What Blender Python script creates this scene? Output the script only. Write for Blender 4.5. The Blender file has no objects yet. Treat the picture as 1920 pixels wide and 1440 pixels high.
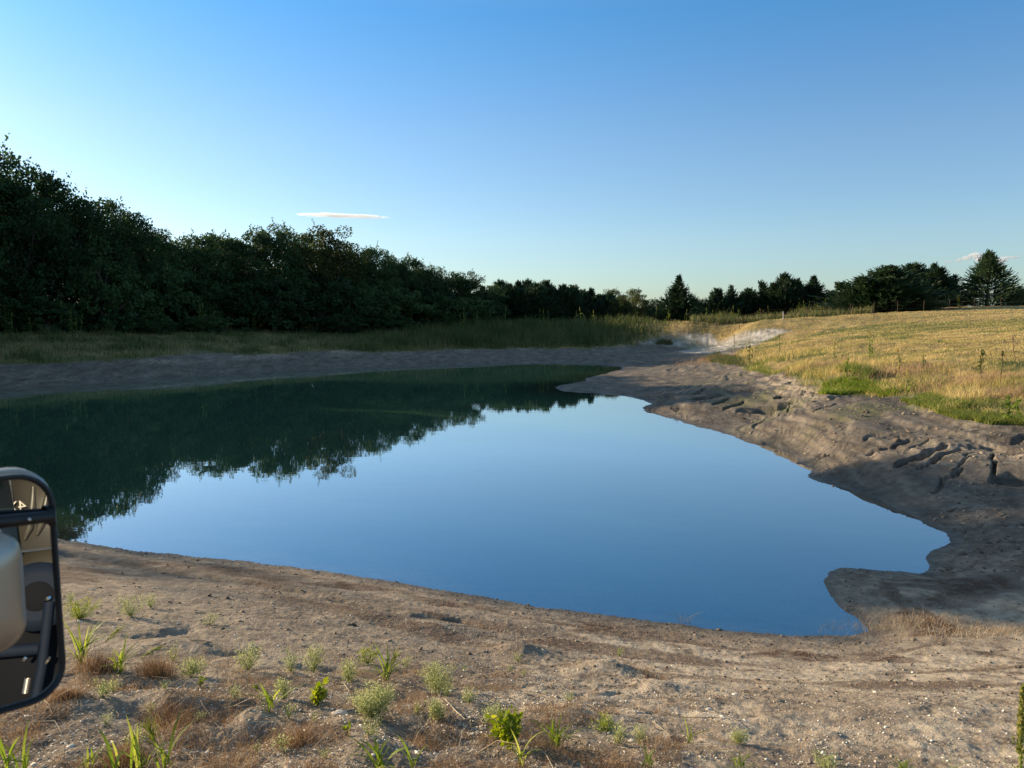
import bpy, math, random
import numpy as np
from mathutils import Vector, Matrix

# ------------------------------------------------------------------ camera, sky, sun
S = bpy.context.scene
COL = S.collection
CAMH = 3.5
F = 1442.0
PITCH = math.atan(120.0 / F)
cd = bpy.data.cameras.new("camera"); cam = bpy.data.objects.new("camera", cd); COL.objects.link(cam)
cam.location = (0, 0, CAMH)
cam.rotation_euler = (math.pi / 2 - PITCH, 0, 0)
cd.sensor_width = 36; cd.lens = 36 * F / 1920.0
cd.clip_start = 0.05; cd.clip_end = 9000
cd.dof.use_dof = True; cd.dof.focus_distance = 22; cd.dof.aperture_fstop = 9.0
S.camera = cam

SUN_AZ = math.radians(-60.0)       # clockwise from +Y
SUN_EL = math.radians(15.5)
W = bpy.data.worlds.new("World"); S.world = W; W.use_nodes = True
wn = W.node_tree.nodes; wl = W.node_tree.links
bg = wn["Background"]
sky = wn.new("ShaderNodeTexSky"); sky.sky_type = 'NISHITA'; sky.sun_disc = False
sky.sun_elevation = SUN_EL; sky.sun_rotation = SUN_AZ
sky.altitude = 200; sky.air_density = 1.0; sky.dust_density = 0.55; sky.ozone_density = 2.5
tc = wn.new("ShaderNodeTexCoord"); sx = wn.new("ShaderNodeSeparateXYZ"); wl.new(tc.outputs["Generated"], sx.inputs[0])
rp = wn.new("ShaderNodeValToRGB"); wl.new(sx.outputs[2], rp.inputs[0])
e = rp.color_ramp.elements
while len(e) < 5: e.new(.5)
for q, (p_, c_) in zip(e, ((0, (.66, .76, .88, 1)), (.10, (.80, .86, .92, 1)), (.22, (.74, .87, .97, 1)), (.36, (.45, .87, 1.10, 1)), (.60, (1.65, 1.42, 1.1, 1)))): q.position = p_; q.color = c_  # last stop: unseen upper sky warmed and brightened to make ambient light less blue
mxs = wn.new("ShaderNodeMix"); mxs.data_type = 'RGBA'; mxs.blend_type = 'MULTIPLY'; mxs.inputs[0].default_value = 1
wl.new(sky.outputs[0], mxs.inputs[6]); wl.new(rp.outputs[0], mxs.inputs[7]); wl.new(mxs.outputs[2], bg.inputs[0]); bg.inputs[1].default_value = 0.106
sd_ = Vector((math.sin(SUN_AZ) * math.cos(SUN_EL), math.cos(SUN_AZ) * math.cos(SUN_EL), math.sin(SUN_EL)))
ld = bpy.data.lights.new("sun", 'SUN'); ld.energy = 5.0; ld.angle = math.radians(0.5); ld.color = (1, .79, .52)
lo = bpy.data.objects.new("sun", ld); COL.objects.link(lo)
lo.rotation_euler = sd_.to_track_quat('Z', 'Y').to_euler()
S.view_settings.view_transform = 'Standard'; S.view_settings.look = 'None'
S.view_settings.exposure = 0.86; S.view_settings.gamma = 1
S.cycles.max_bounces = 8; S.cycles.volume_bounces = 4; S.cycles.transparent_max_bounces = 12
S.cycles.diffuse_bounces = 3; S.cycles.glossy_bounces = 4
S.cycles.caustics_reflective = False; S.cycles.caustics_refractive = False

R = np.random.default_rng(7)
random.seed(7)

# ------------------------------------------------------------------ helpers
def tag(o, label=None, cat=None, group=None, kind=None):
    if label: o['label'] = label
    if cat: o['category'] = cat
    if group: o['group'] = group
    if kind: o['kind'] = kind
    return o
def mesh_np(name, V, Fc, mat, attrs=None, smooth=False):
    """V (n,3); Fc (m,k) single size or list of arrays"""
    me = bpy.data.meshes.new(name)
    V = np.asarray(V, np.float32)
    if not isinstance(Fc, list): Fc = [Fc]
    Fc = [np.asarray(f, np.int32) for f in Fc if len(f)]
    loops = np.concatenate([f.ravel() for f in Fc])
    tot = np.concatenate([np.full(len(f), f.shape[1], np.int32) for f in Fc])
    start = np.concatenate([[0], np.cumsum(tot)[:-1]]).astype(np.int32)
    me.vertices.add(len(V)); me.vertices.foreach_set("co", V.ravel())
    me.loops.add(len(loops)); me.loops.foreach_set("vertex_index", loops)
    me.polygons.add(len(tot)); me.polygons.foreach_set("loop_start", start)
    try: me.polygons.foreach_set("loop_total", tot)
    except Exception: pass
    if smooth: me.polygons.foreach_set("use_smooth", np.ones(len(tot), bool))
    me.update(calc_edges=True)
    for k, a in (attrs or {}).items():
        at = me.attributes.new(k, 'FLOAT', 'POINT'); at.data.foreach_set("value", np.asarray(a, np.float32))
    if mat: me.materials.append(mat)
    return me
def link(name, me, parent=None, loc=None):
    o = bpy.data.objects.new(name, me); COL.objects.link(o)
    if parent: o.parent = parent
    if loc is not None: o.location = loc
    return o
def empty(name, loc=(0, 0, 0), rz=0.0):
    o = bpy.data.objects.new(name, None); COL.objects.link(o); o.location = loc; o.rotation_euler = (0, 0, rz)
    o.empty_display_size = .2
    return o
def copy_tree(o, parent=None):
    c = o.copy(); COL.objects.link(c)
    if parent: c.parent = parent
    for ch in o.children: copy_tree(ch, c)
    return c
def smooth(a, b, x):
    t = np.clip((x - a) / (b - a), 0, 1); return t * t * (3 - 2 * t)
# gradient noise
def _h(ix, iy, s):
    n = (ix.astype(np.int64) * 374761393 + iy.astype(np.int64) * 668265263 + s * 974711) & 0xffffffff
    n = ((n ^ (n >> 13)) * 1274126177) & 0xffffffff
    n = n ^ (n >> 16)
    return (n & 0xffff) / 65535.0 * 2 * math.pi
def noise(x, y, s=0):
    ix = np.floor(x); iy = np.floor(y); fx = x - ix; fy = y - iy
    u = fx * fx * fx * (fx * (fx * 6 - 15) + 10); v = fy * fy * fy * (fy * (fy * 6 - 15) + 10)
    def g(dx, dy):
        a = _h(ix + dx, iy + dy, s); return np.cos(a) * (fx - dx) + np.sin(a) * (fy - dy)
    return 1.4 * ((g(0, 0) * (1 - u) + g(1, 0) * u) * (1 - v) + (g(0, 1) * (1 - u) + g(1, 1) * u) * v)
def fbm(x, y, sc, oc=4, s=0, g=.5):
    t = 0; a = 1
    for i in range(oc):
        t = t + a * noise(x / sc + 17.3 * i, y / sc - 9.1 * i, s + i); sc *= .5; a *= g
    return t
CP, SP = math.cos(PITCH), math.sin(PITCH)
def ray(px, py):
    u = (px - 960) / F; v = (720 - py) / F
    return np.array([u, v * SP + CP, v * CP - SP])
def at_z(px, py, z=0.0):
    d = ray(px, py); t = (z - CAMH) / d[2]; return d[0] * t, d[1] * t
def at_d(px, py, Y):
    d = ray(px, py); t = Y / d[1]; return d[0] * t, Y, CAMH + d[2] * t
def project(x, y, z):
    z = z - CAMH
    f = y * CP - z * SP; up = y * SP + z * CP
    return 960 + F * x / f, 720 - F * up / f

# ------------------------------------------------------------------ ground shape
shore_px = [(118,1012),(170,1020),(250,1032),(330,1040),(400,1047),(500,1058),(600,1070),(700,1085),(800,1101),(900,1118),(1000,1136),(1100,1149),
 (1200,1162),(1280,1172),(1350,1181),(1430,1188),(1500,1192),(1570,1192),(1610,1190),(1630,1183),(1622,1172),(1600,1156),(1575,1135),(1556,1115),(1548,1098),(1547,1082),
 (1556,1070),(1580,1065),(1620,1066),(1680,1071),(1722,1074),(1738,1067),(1742,1055),(1735,1044),(1755,1030),(1785,1018),(1770,1000),
 (1740,984),(1700,963),(1660,944),(1630,930),(1600,919),(1560,909),(1525,899),(1512,890),(1522,880),(1505,872),(1490,868),(1494,858),(1470,846),(1448,834),(1420,834),(1395,826),(1365,816),
 (1340,807),(1300,798),(1280,790),(1240,778),(1208,770),(1207,763),(1222,757),(1195,747),(1160,741),(1120,738),(1060,734),(1042,726),(1070,719),(1105,713),(1098,709),
 (1135,701),(1168,690),(1150,684),(1100,681.5),(1000,681),(900,682.5),(800,685),(700,688),(600,692),(500,697),(400,703),(300,710),(200,717),(100,724),(0,731),
 (-150,742),(-350,760),(-520,790),(-600,830),(-560,880),(-400,930),(-250,965),(-100,990),(20,1003)]
shore = np.array([at_z(*p) for p in shore_px])
def subdiv(P, n=3):
    # Catmull-Rom
    out = []; N = len(P)
    for i in range(N):
        a, b, c, d = P[i - 1], P[i], P[(i + 1) % N], P[(i + 2) % N]
        for k in range(n):
            t = k / n
            out.append(.5 * ((2 * b) + (-a + c) * t + (2 * a - 5 * b + 4 * c - d) * t * t + (-a + 3 * b - 3 * c + d) * t ** 3))
    return np.array(out)
shoreS = subdiv(shore, 2)
def poly_sd(x, y, P):
    """signed distance (positive outside) to closed polygon"""
    sh = x.shape; x = x.ravel(); y = y.ravel()
    out = np.empty_like(x)
    A = P; B = np.roll(P, -1, 0)
    for s in range(0, len(x), 60000):
        X = x[s:s + 60000]; Y = y[s:s + 60000]
        dm = np.full(X.shape, 1e18); ins = np.zeros(X.shape, bool)
        for (ax, ay), (bx, by) in zip(A, B):
            ex, ey = bx - ax, by - ay
            wx = X - ax; wy = Y - ay
            t = np.clip((wx * ex + wy * ey) / (ex * ex + ey * ey + 1e-12), 0, 1)
            d = (wx - t * ex) ** 2 + (wy - t * ey) ** 2
            np.minimum(dm, d, out=dm)
            if ay != by:
                c = ((ay > Y) != (by > Y)) & (X < (bx - ax) * (Y - ay) / (by - ay) + ax)
                ins ^= c
        d = np.sqrt(dm); out[s:s + 60000] = np.where(ins, -d, d)
    return out.reshape(sh)
ctl = []
def C3(px, py, z):
    x, y = at_z(px, py, z); ctl.append((x, y, z))
def CD(px, py, Y):
    ctl.append(at_d(px, py, Y))
for p in shore[::2]: ctl.append((p[0], p[1], 0.0))
# near bank
for x, z in ((-4, 1.75), (-1.5, 1.75), (1, 1.7), (3.5, 1.6), (7, 1.4)): ctl.append((x, 1.5, z)); ctl.append((x * 1.2, -4, z + .2))
for x, z in ((-9, 1.6), (12, 1.1), (20, 1.0)): ctl.append((x, 1.5, z)); ctl.append((x, -6, z + .4))
for p in ((100,1430,1.62),(500,1430,1.55),(960,1430,1.45),(1400,1430,1.32),(1850,1430,1.2),(2300,1430,1.1),
          (200,1300,1.42),(600,1300,1.25),(960,1300,1.0),(1400,1300,.78),(1850,1310,.72),(2300,1310,.8),
          (200,1180,1.0),(500,1190,.85),(800,1210,.62),(1100,1240,.5),(1400,1240,.28),(1850,1250,.35),(2300,1250,.5),
          (150,1090,.5),(400,1100,.42),(700,1135,.32),(1000,1175,.22),(-300,1150,1.1),(-300,1050,.7),(-500,1010,.8),
          (1750,1120,.10),(1900,1100,.14),(1850,1180,.14),(1700,1180,.1),(2200,1130,.25),(1850,1040,.14),(1900,980,.25),(2200,1000,.4),
          # right bank
          (1850,925,.32),(1700,905,.3),(1920,940,.32),(1600,890,.22),(1880,852,.68),(1780,845,.66),(1700,838,.62),(1640,835,.56),(2150,850,.9),(2150,920,.6),
          (1560,850,.3),(1500,840,.25),(1580,820,.62),(1500,795,.55),(1420,795,.2),(1460,775,.4),(1400,780,.22),
          (1450,758,.55),(1350,760,.38),(1290,765,.28),(1400,735,.62),(1320,733,.5),(1250,745,.25),
          (1500,752,.85),(1600,755,.98),(1750,790,1.0),(1900,800,1.08),(1680,800,.85),(1530,775,.75),(1620,800,.85),(2150,800,1.5),
          (1545,738,1.05),(1650,738,1.15),(1450,705,.95),(1400,692,.85),(1340,705,.5),(1250,720,.22),(1180,715,.12),
          (1330,680,.55),(1370,672,.9),(1250,690,.3),(1150,672,.35),(1200,655,.62),(1280,650,.75),(1260,632,1.15),(1340,650,.8),(1350,628,1.5),
          (1440,622,2.1),(1420,645,1.4),(1480,660,1.55),(1440,680,1.2),(1500,690,1.45),(1600,700,1.6),(1750,700,1.7),(1920,700,1.85),(2150,700,2.1),
          (1600,650,2.1),(1750,650,2.25),(1900,650,2.35),(2200,650,2.6),(1560,630,2.35),(1750,620,2.75),
          (1150,632,1.35),(1200,628,1.5)): C3(*p)
for p in ((0,684,43.5),(150,682,47),(300,669,51),(450,665,56),(600,658,62),(750,659,66),(900,657,70),(1000,655,74),(1100,654,73),(-200,702,38),(-400,722,33),
          (0,632,54),(150,630,58),(300,628,63),(450,625,70),(600,622,77),(-200,642,47),(-400,650,42),(-700,670,36),(-900,760,24),(-900,900,14),
          (0,655,48),(300,648,56),(600,640,69),(900,636,79),(1050,634,82),
          (1925,579,78),(1820,582,79),(1700,586,78),(1600,590,77),(1510,599,76),(1420,603,77),(1300,606,84),(1200,607,92),
          (750,622,80),(900,620,84),(1050,616,90),(1150,612,92),(1700,578,96),(1900,573,96),(1500,585,98),(1350,597,100),(2300,570,80),(2300,560,110)): CD(*p)
for x, y, z in ((-90,60,2.8),(-60,90,2.8),(-20,110,2.6),(10,125,2.8),(-70,20,2.6),(-60,-10,2.4),(40,130,3.6),(60,130,4.6),(90,120,5.2),
                (0,300,3.2),(150,300,4.2),(-200,200,3.0),(200,60,6),(60,20,3.5),(40,0,2.2),(-200,-50,3),(0,-60,2.4),(120,-60,4)): ctl.append((x, y, z))
ctl = np.array(ctl)
def kern(d2): return -np.sqrt(d2 + .8)
n = len(ctl)
K = kern(((ctl[:, None, :2] - ctl[None, :, :2]) ** 2).sum(-1)) + np.eye(n) * 0.02
A = np.zeros((n + 1, n + 1)); A[:n, :n] = K; A[:n, n] = A[n, :n] = 1
wts = np.linalg.solve(A, np.append(ctl[:, 2], 0))
def rbf(x, y):
    sh = x.shape; x = x.ravel(); y = y.ravel(); out = np.empty_like(x)
    for s in range(0, len(x), 20000):
        X = x[s:s + 20000, None]; Y = y[s:s + 20000, None]
        out[s:s + 20000] = kern((X - ctl[:, 0]) ** 2 + (Y - ctl[:, 1]) ** 2) @ wts[:-1] + wts[-1]
    return out.reshape(sh)
def base_h(x, y, sd=None):
    if sd is None: sd = poly_sd(x, y, shoreS)
    r = np.hypot(x, y)
    L = 0.45 + r * .022
    k = smooth(0, 1, sd / L)
    land = (1 - k) * np.maximum(sd, 0) * .09 + k * np.maximum(rbf(x, y), .03)
    wat = -.09 * np.abs(sd) ** 1.15
    h = np.where(sd > 0, land, np.maximum(wat, -2.2))
    # far plain beyond the built area
    far = smooth(160, 500, r)
    return h * (1 - far) + far * 3.3, sd
def ground_hit(px, py):
    """intersection of a pixel ray with the base ground"""
    d = ray(px, py)
    t = np.concatenate([np.linspace(2, 30, 700), np.linspace(30.1, 140, 900)])
    X = d[0] * t; Y = d[1] * t; Z = CAMH + d[2] * t
    h = base_h(X, Y)[0]
    i = np.where(Z <= h)[0]
    k = i[0] if len(i) else len(t) - 1
    return np.array([X[k], Y[k]])

# polar grid
rad = [1.3]
while rad[-1] < 2500:
    r = rad[-1]
    rad.append(r * (1.0042 if r < 34 else 1.008 if r < 110 else 1.05))
rad = np.array(rad)
ang = np.concatenate([np.linspace(-180, -60, 40)[:-1], np.linspace(-60, -38, 90)[:-1], np.linspace(-38, 38, 1050), np.linspace(38, 60, 90)[1:], np.linspace(60, 180, 40)[1:-1]])
ang = np.radians(ang)
RR, AA = np.meshgrid(rad, ang, indexing='ij')
GX = RR * np.sin(AA); GY = RR * np.cos(AA)
# wobble so the shore is ragged at a small scale
jag = .085 * fbm(GX, GY, .6, 4, 31, .6) * smooth(3, 12, RR) + .10 * fbm(GX, GY, 2.2, 3, 35) * smooth(14, 30, RR)
jag = jag * (0.45 + .55 * smooth(10, 22, RR))
H, SD = base_h(GX, GY, poly_sd(GX, GY, shoreS) + jag)

bare_px = [(-500,705),(0,684),(150,681),(300,671),(350,664),(420,663),(470,666),(560,662),(640,657),(700,662),(840,656),(1000,653),(1100,653),(1190,646),(1240,633),(1262,626),(1310,624),
           (1400,621),(1470,620),(1430,640),(1372,664),(1385,683),(1440,700),(1500,714),(1535,722),(1545,740),(1600,745),(1690,747),(1750,768),(1800,783),(1920,797),(2200,810)]
bp = [ground_hit(*p) for p in bare_px]
bare = np.array(bp + [np.array([40, 8.]), np.array([40, -40.]), np.array([-60, -40.]), np.array([-60., 20.])])
GSD = poly_sd(GX, GY, bare) + .35 * fbm(GX, GY, 3, 4, 51) * (RR > 9)
grass = smooth(-.15, .5, GSD) * (RR > 9)

# erosion gouges, cracks and ledges: (pixel polyline, half width m, depth m)
def seg_dist(P):
    """distance to polyline and parameter, evaluated only near it"""
    P = np.array(P); d = np.full(GX.shape, 1e9); tt = np.zeros(GX.shape)
    L = 0; cx, cy = P.mean(0); rmax = np.hypot(*(P - P.mean(0)).T).max() + 2.5
    m = np.hypot(GX - cx, GY - cy) < rmax
    X = GX[m]; Y = GY[m]; dm = np.full(X.shape, 1e9); tm = np.zeros(X.shape); sg = np.zeros(X.shape)
    N = len(P) - 1
    for i in range(N):
        ax, ay = P[i]; ex, ey = P[i + 1] - P[i]
        t = np.clip(((X - ax) * ex + (Y - ay) * ey) / (ex * ex + ey * ey), 0, 1)
        q = np.hypot(X - ax - t * ex, Y - ay - t * ey)
        b = q < dm; dm = np.where(b, q, dm); tm = np.where(b, (i + t) / N, tm)
        sg = np.where(b, np.sign((X - ax) * ey - (Y - ay) * ex), sg)
    return m, dm, tm, sg
gouges = [
 ([(1630,852),(1660,846),(1690,834),(1706,827)], .11, .20), ([(1685,878),(1720,868),(1745,852),(1772,838)], .20, .24),
 ([(1745,880),(1765,865),(1785,852),(1802,844)], .12, .20), ([(1862,898),(1865,880),(1858,868),(1864,852)], .06, .22),
 ([(1878,906),(1905,904),(1930,903),(1960,902)], .28, .22),
 ([(1795,886),(1822,868)], .04, .14), ([(1660,822),(1700,819)], .05, .07), ([(1720,886),(1745,880)], .06, .1), ([(1800,838),(1890,834),(1940,832)], .05, .06),
 ([(1302,752),(1328,744),(1356,738)], .42, .35), ([(1340,759),(1366,745)], .20, .26), ([(1362,766),(1394,753)], .18, .26),
 ([(1396,771),(1430,769),(1458,766),(1485,752)], .55, .42), ([(1255,770),(1288,766)], .3, .14),
 ([(1300,737),(1322,729)], .25, .22), ([(1340,728),(1400,731),(1460,727),(1530,730)], .22, .13), ([(1460,744),(1500,737),(1545,732)], .3, .25),
 ([(1480,716),(1540,719)], .3, .12), ([(1560,748),(1600,746),(1660,747)], .2, .10),
 # foreground pits and ruts
 ([(262,1196),(300,1190),(345,1180)], .10, .07), ([(425,1228),(480,1226)], .07, .06), ([(1085,1302),(1130,1306),(1160,1302)], .045, .05),
 ([(560,1250),(625,1256)], .06, .05), ([(200,1290),(290,1285),(330,1290)], .07, .05), ([(330,1345),(400,1340)], .08, .06), ([(440,1395),(500,1380)], .12, .06),
 ([(780,1375),(830,1385)], .11, .07), ([(1000,1380),(1100,1420)], .09, .05), ([(410,1355),(470,1330)], .08, .05),
]
for P, w, dep in gouges:
    Q = subdiv(np.array([ground_hit(*p) for p in P]), 1) if False else np.array([ground_hit(*p) for p in P])
    m, d, t, sg = seg_dist(Q)
    X = GX[m]; Y = GY[m]
    ww = .78 * w * (.25 + .75 * np.sin(np.pi * np.clip(t * .8 + .18, 0, 1)) ** .7) * (1 + .35 * fbm(X, Y, w * 2.5, 3, 77))
    if Q[0][1] < 9: H[m] -= dep * .8 * np.exp(-(np.abs(d + .4 * w * fbm(X, Y, .12, 3, 6)) / (w * 1.1)) ** 2) * (1 + .3 * fbm(X, Y, .1, 3, 5)); continue
    H[m] -= dep * (1 - smooth(.55, 1.15, d / ww)) * (1 + .2 * fbm(X, Y, w, 2, 5)) * (H[m] > .12)
rc = np.random.default_rng(12)
for _ in range(18):
    px, py = (rc.uniform(1250, 1560), rc.uniform(722, 790)) if rc.uniform() < .5 else (rc.uniform(1560, 1930), rc.uniform(805, 925))
    c = ground_hit(px, py); a = math.radians(rc.normal(20, 28)); L_ = rc.uniform(.3, 1.5) * c[1] / 18
    P = np.array([c + np.array([math.cos(a + rc.normal() * .35), math.sin(a + rc.normal() * .35)]) * L_ * q for q in (-.5, -.15, .2, .5)]); w = rc.uniform(.035, .085) * c[1] / 15
    m, d, t, sg = seg_dist(P)
    d = np.abs(d + w * .6 * fbm(GX[m], GY[m], .25, 3, 8)); H[m] -= np.where(H[m] > .15, 1, 0) * (rc.uniform(.04, .10) * (1 - smooth(.5, 1.1, d / (w * (.3 + np.sin(np.pi * t))))) - rc.uniform(.0, .03) * smooth(0, .1, sg * d) * np.exp(-(d / (w * 5)) ** 2) * np.sin(np.pi * t))
# slumped mounds
for px, py, rr, hh in ((1780,868,1.5,.06),(1840,875,1.1,.08),(1900,880,.9,.06),(1690,858,1.1,.05),(1540,772,2.0,.15),(1600,835,1.2,.06),(1260,760,1.8,.10),
                       (975,1228,.30,.10),(1135,1262,.30,.11),(1235,1290,.22,.05),(820,1180,.35,.05),(690,1160,.4,.05),(480,1340,.22,.05),(640,1390,.25,.05),(330,1320,.2,.05),(1060,1345,.3,.04),(860,1330,.28,.05),
                       (300,1215,.35,.06),(1700,1330,.7,.05),(700,1420,.2,.05),(150,1330,.3,.05)):
    c = ground_hit(px, py); d2 = ((GX - c[0]) ** 2 + (GY - c[1]) ** 2) / rr ** 2
    H += hh * np.exp(-d2 * 1.4) * (SD > .1)
# ledge running along the near bank
Lp = np.array([ground_hit(*p) for p in ((60,1036),(118,1040),(260,1062),(400,1086),(590,1116),(680,1138),(770,1156),(860,1164),(912,1178))])
m, d, t, sg = seg_dist(Lp)
wob = .05 * fbm(GX[m], GY[m], .4, 3, 9)
H[m] += -.035 * np.exp(-((d + wob) / .05) ** 2) + .03 * smooth(-.05, .25, -sg * d) * np.exp(-(d / .5) ** 2)
# water-level steps and tracks
out = np.clip(SD, 0, None)
bankm = smooth(.05, .5, out) * (1 - grass)
mid = smooth(11, 14, RR)
lw = fbm(GX, GY, 4, 3, 12)
H += bankm * mid * smooth(3, 1.2, np.abs(H)) * np.where((GX > 4) & (RR < 24), .5, 1) * (.022 * np.sin(H * 2 * np.pi / .17 + lw * 2.2) + .011 * np.sin(H * 2 * np.pi / .07 + lw * 4))
# general roughness
land = smooth(0, .35, SD)
H += land * (.03 * fbm(GX, GY, 2.5, 2, 3) * smooth(7, 16, RR) + .014 * fbm(GX, GY, .55, 4, 21) + .006 * np.abs(fbm(GX, GY, .16, 3, 22)) + .005 * fbm(GX, GY, .06, 2, 23) * (RR < 9) + .003 * np.abs(fbm(GX, GY, .03, 1, 24)) * (RR < 7))
H += land * grass * (.10 * fbm(GX, GY, 3.5, 4, 41) + .05 * fbm(GX, GY, .8, 2, 42))
H += np.where((RR < 7) & (SD > 0), .022 * fbm(GX, GY, .35, 3, 61) * smooth(7, 4.5, RR), 0)
rm = smooth(13, 18, RR) * (1 - grass) * land * (GX > 2)
q_ = .17; f_ = H / q_ + .8 * fbm(GX, GY, 5, 3, 74) ; fl = np.floor(f_); fr_ = f_ - fl
H += rm * .5 * smooth(.1, .3, H) * smooth(15, 21, RR) * q_ * (smooth(.72, 1.0, fr_) - fr_)
H += rm * (.02 * np.abs(fbm(GX, GY * .6, 1.3, 3, 71)) + .010 * fbm(GX, GY, .35, 3, 72))
H = np.where(SD < 0, np.minimum(H + .004 * fbm(GX, GY, .3, 2, 4), -.002 - .002 * 0), np.maximum(H, .003 + .012 * smooth(0, .2, SD)))

def grid_faces(nr, na, wrap=True):
    i = np.arange(nr - 1)[:, None]; j = np.arange(na if wrap else na - 1)[None, :]; j2 = (j + 1) % na
    a = i * na + j; b = i * na + j2; c = (i + 1) * na + j2; d = (i + 1) * na + j
    return np.stack([a.ravel(), d.ravel(), c.ravel(), b.ravel()], 1) if False else np.stack([(a + 0 * b).ravel(), (b + 0 * a).ravel(), (c + 0 * a).ravel(), (d + 0 * b).ravel()], 1)

# sampling the finished ground (bilinear in the polar grid)
LR = np.log(rad)
def sample(A_, x, y):
    r = np.hypot(x, y); a = np.arctan2(x, y)
    i = np.interp(np.log(np.maximum(r, 1.31)), LR, np.arange(len(rad))); j = np.interp(a, ang, np.arange(len(ang)))
    i0 = np.clip(i.astype(int), 0, len(rad) - 2); j0 = np.clip(j.astype(int), 0, len(ang) - 2)
    u = i - i0; v = j - j0
    return (A_[i0, j0] * (1 - u) + A_[i0 + 1, j0] * u) * (1 - v) + (A_[i0, j0 + 1] * (1 - u) + A_[i0 + 1, j0 + 1] * u) * v
def gz(x, y): return sample(H, np.asarray(x, float), np.asarray(y, float))
def place(px, py):
    c = ground_hit(px, py); return float(c[0]), float(c[1]), float(gz(c[0], c[1]))

# ------------------------------------------------------------------ materials
def newmat(name):
    m = bpy.data.materials.new(name); m.use_nodes = True
    return m, m.node_tree.nodes, m.node_tree.links, m.node_tree.nodes["Principled BSDF"]
class NT:
    def __init__(s, m): s.n = m.node_tree.nodes; s.l = m.node_tree.links
    def node(s, t, **k):
        nd = s.n.new(t)
        for a, b in k.items(): setattr(nd, a, b)
        return nd
    def set(s, inp, v):
        if hasattr(v, 'is_output') or isinstance(v, bpy.types.NodeSocket): s.l.new(v, inp)
        else: inp.default_value = v
    def noise(s, vec, sc, det=4, rough=.55, dist=0):
        nd = s.node("ShaderNodeTexNoise"); s.set(nd.inputs["Vector"], vec); nd.inputs["Scale"].default_value = sc
        nd.inputs["Detail"].default_value = det; nd.inputs["Roughness"].default_value = rough; nd.inputs["Distortion"].default_value = dist
        return nd.outputs["Fac"]
    def ramp(s, f, stops):
        nd = s.node("ShaderNodeValToRGB"); s.set(nd.inputs[0], f); e = nd.color_ramp.elements
        while len(e) < len(stops): e.new(.5)
        for q, (p, c) in zip(e, stops): q.position = p; q.color = (*c, 1) if len(c) == 3 else c
        return nd.outputs[0]
    def mix(s, f, a, b, mode='MIX'):
        nd = s.node("ShaderNodeMix", data_type='RGBA', blend_type=mode); s.set(nd.inputs[0], f)
        s.set(nd.inputs[6], a if not isinstance(a, tuple) else (*a, 1)); s.set(nd.inputs[7], b if not isinstance(b, tuple) else (*b, 1))
        return nd.outputs[2]
    def math(s, op, a, b=0.0, clamp=False):
        nd = s.node("ShaderNodeMath", operation=op, use_clamp=clamp); s.set(nd.inputs[0], a); s.set(nd.inputs[1], b); return nd.outputs[0]
    def attr(s, nm):
        return s.node("ShaderNodeAttribute", attribute_name=nm).outputs["Fac"]
    def mapr(s, f, a, b, c=0., d=1.):
        nd = s.node("ShaderNodeMapRange"); s.set(nd.inputs[0], f)
        for i, v in enumerate((a, b, c, d)): nd.inputs[i + 1].default_value = v
        return nd.outputs[0]

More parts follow.
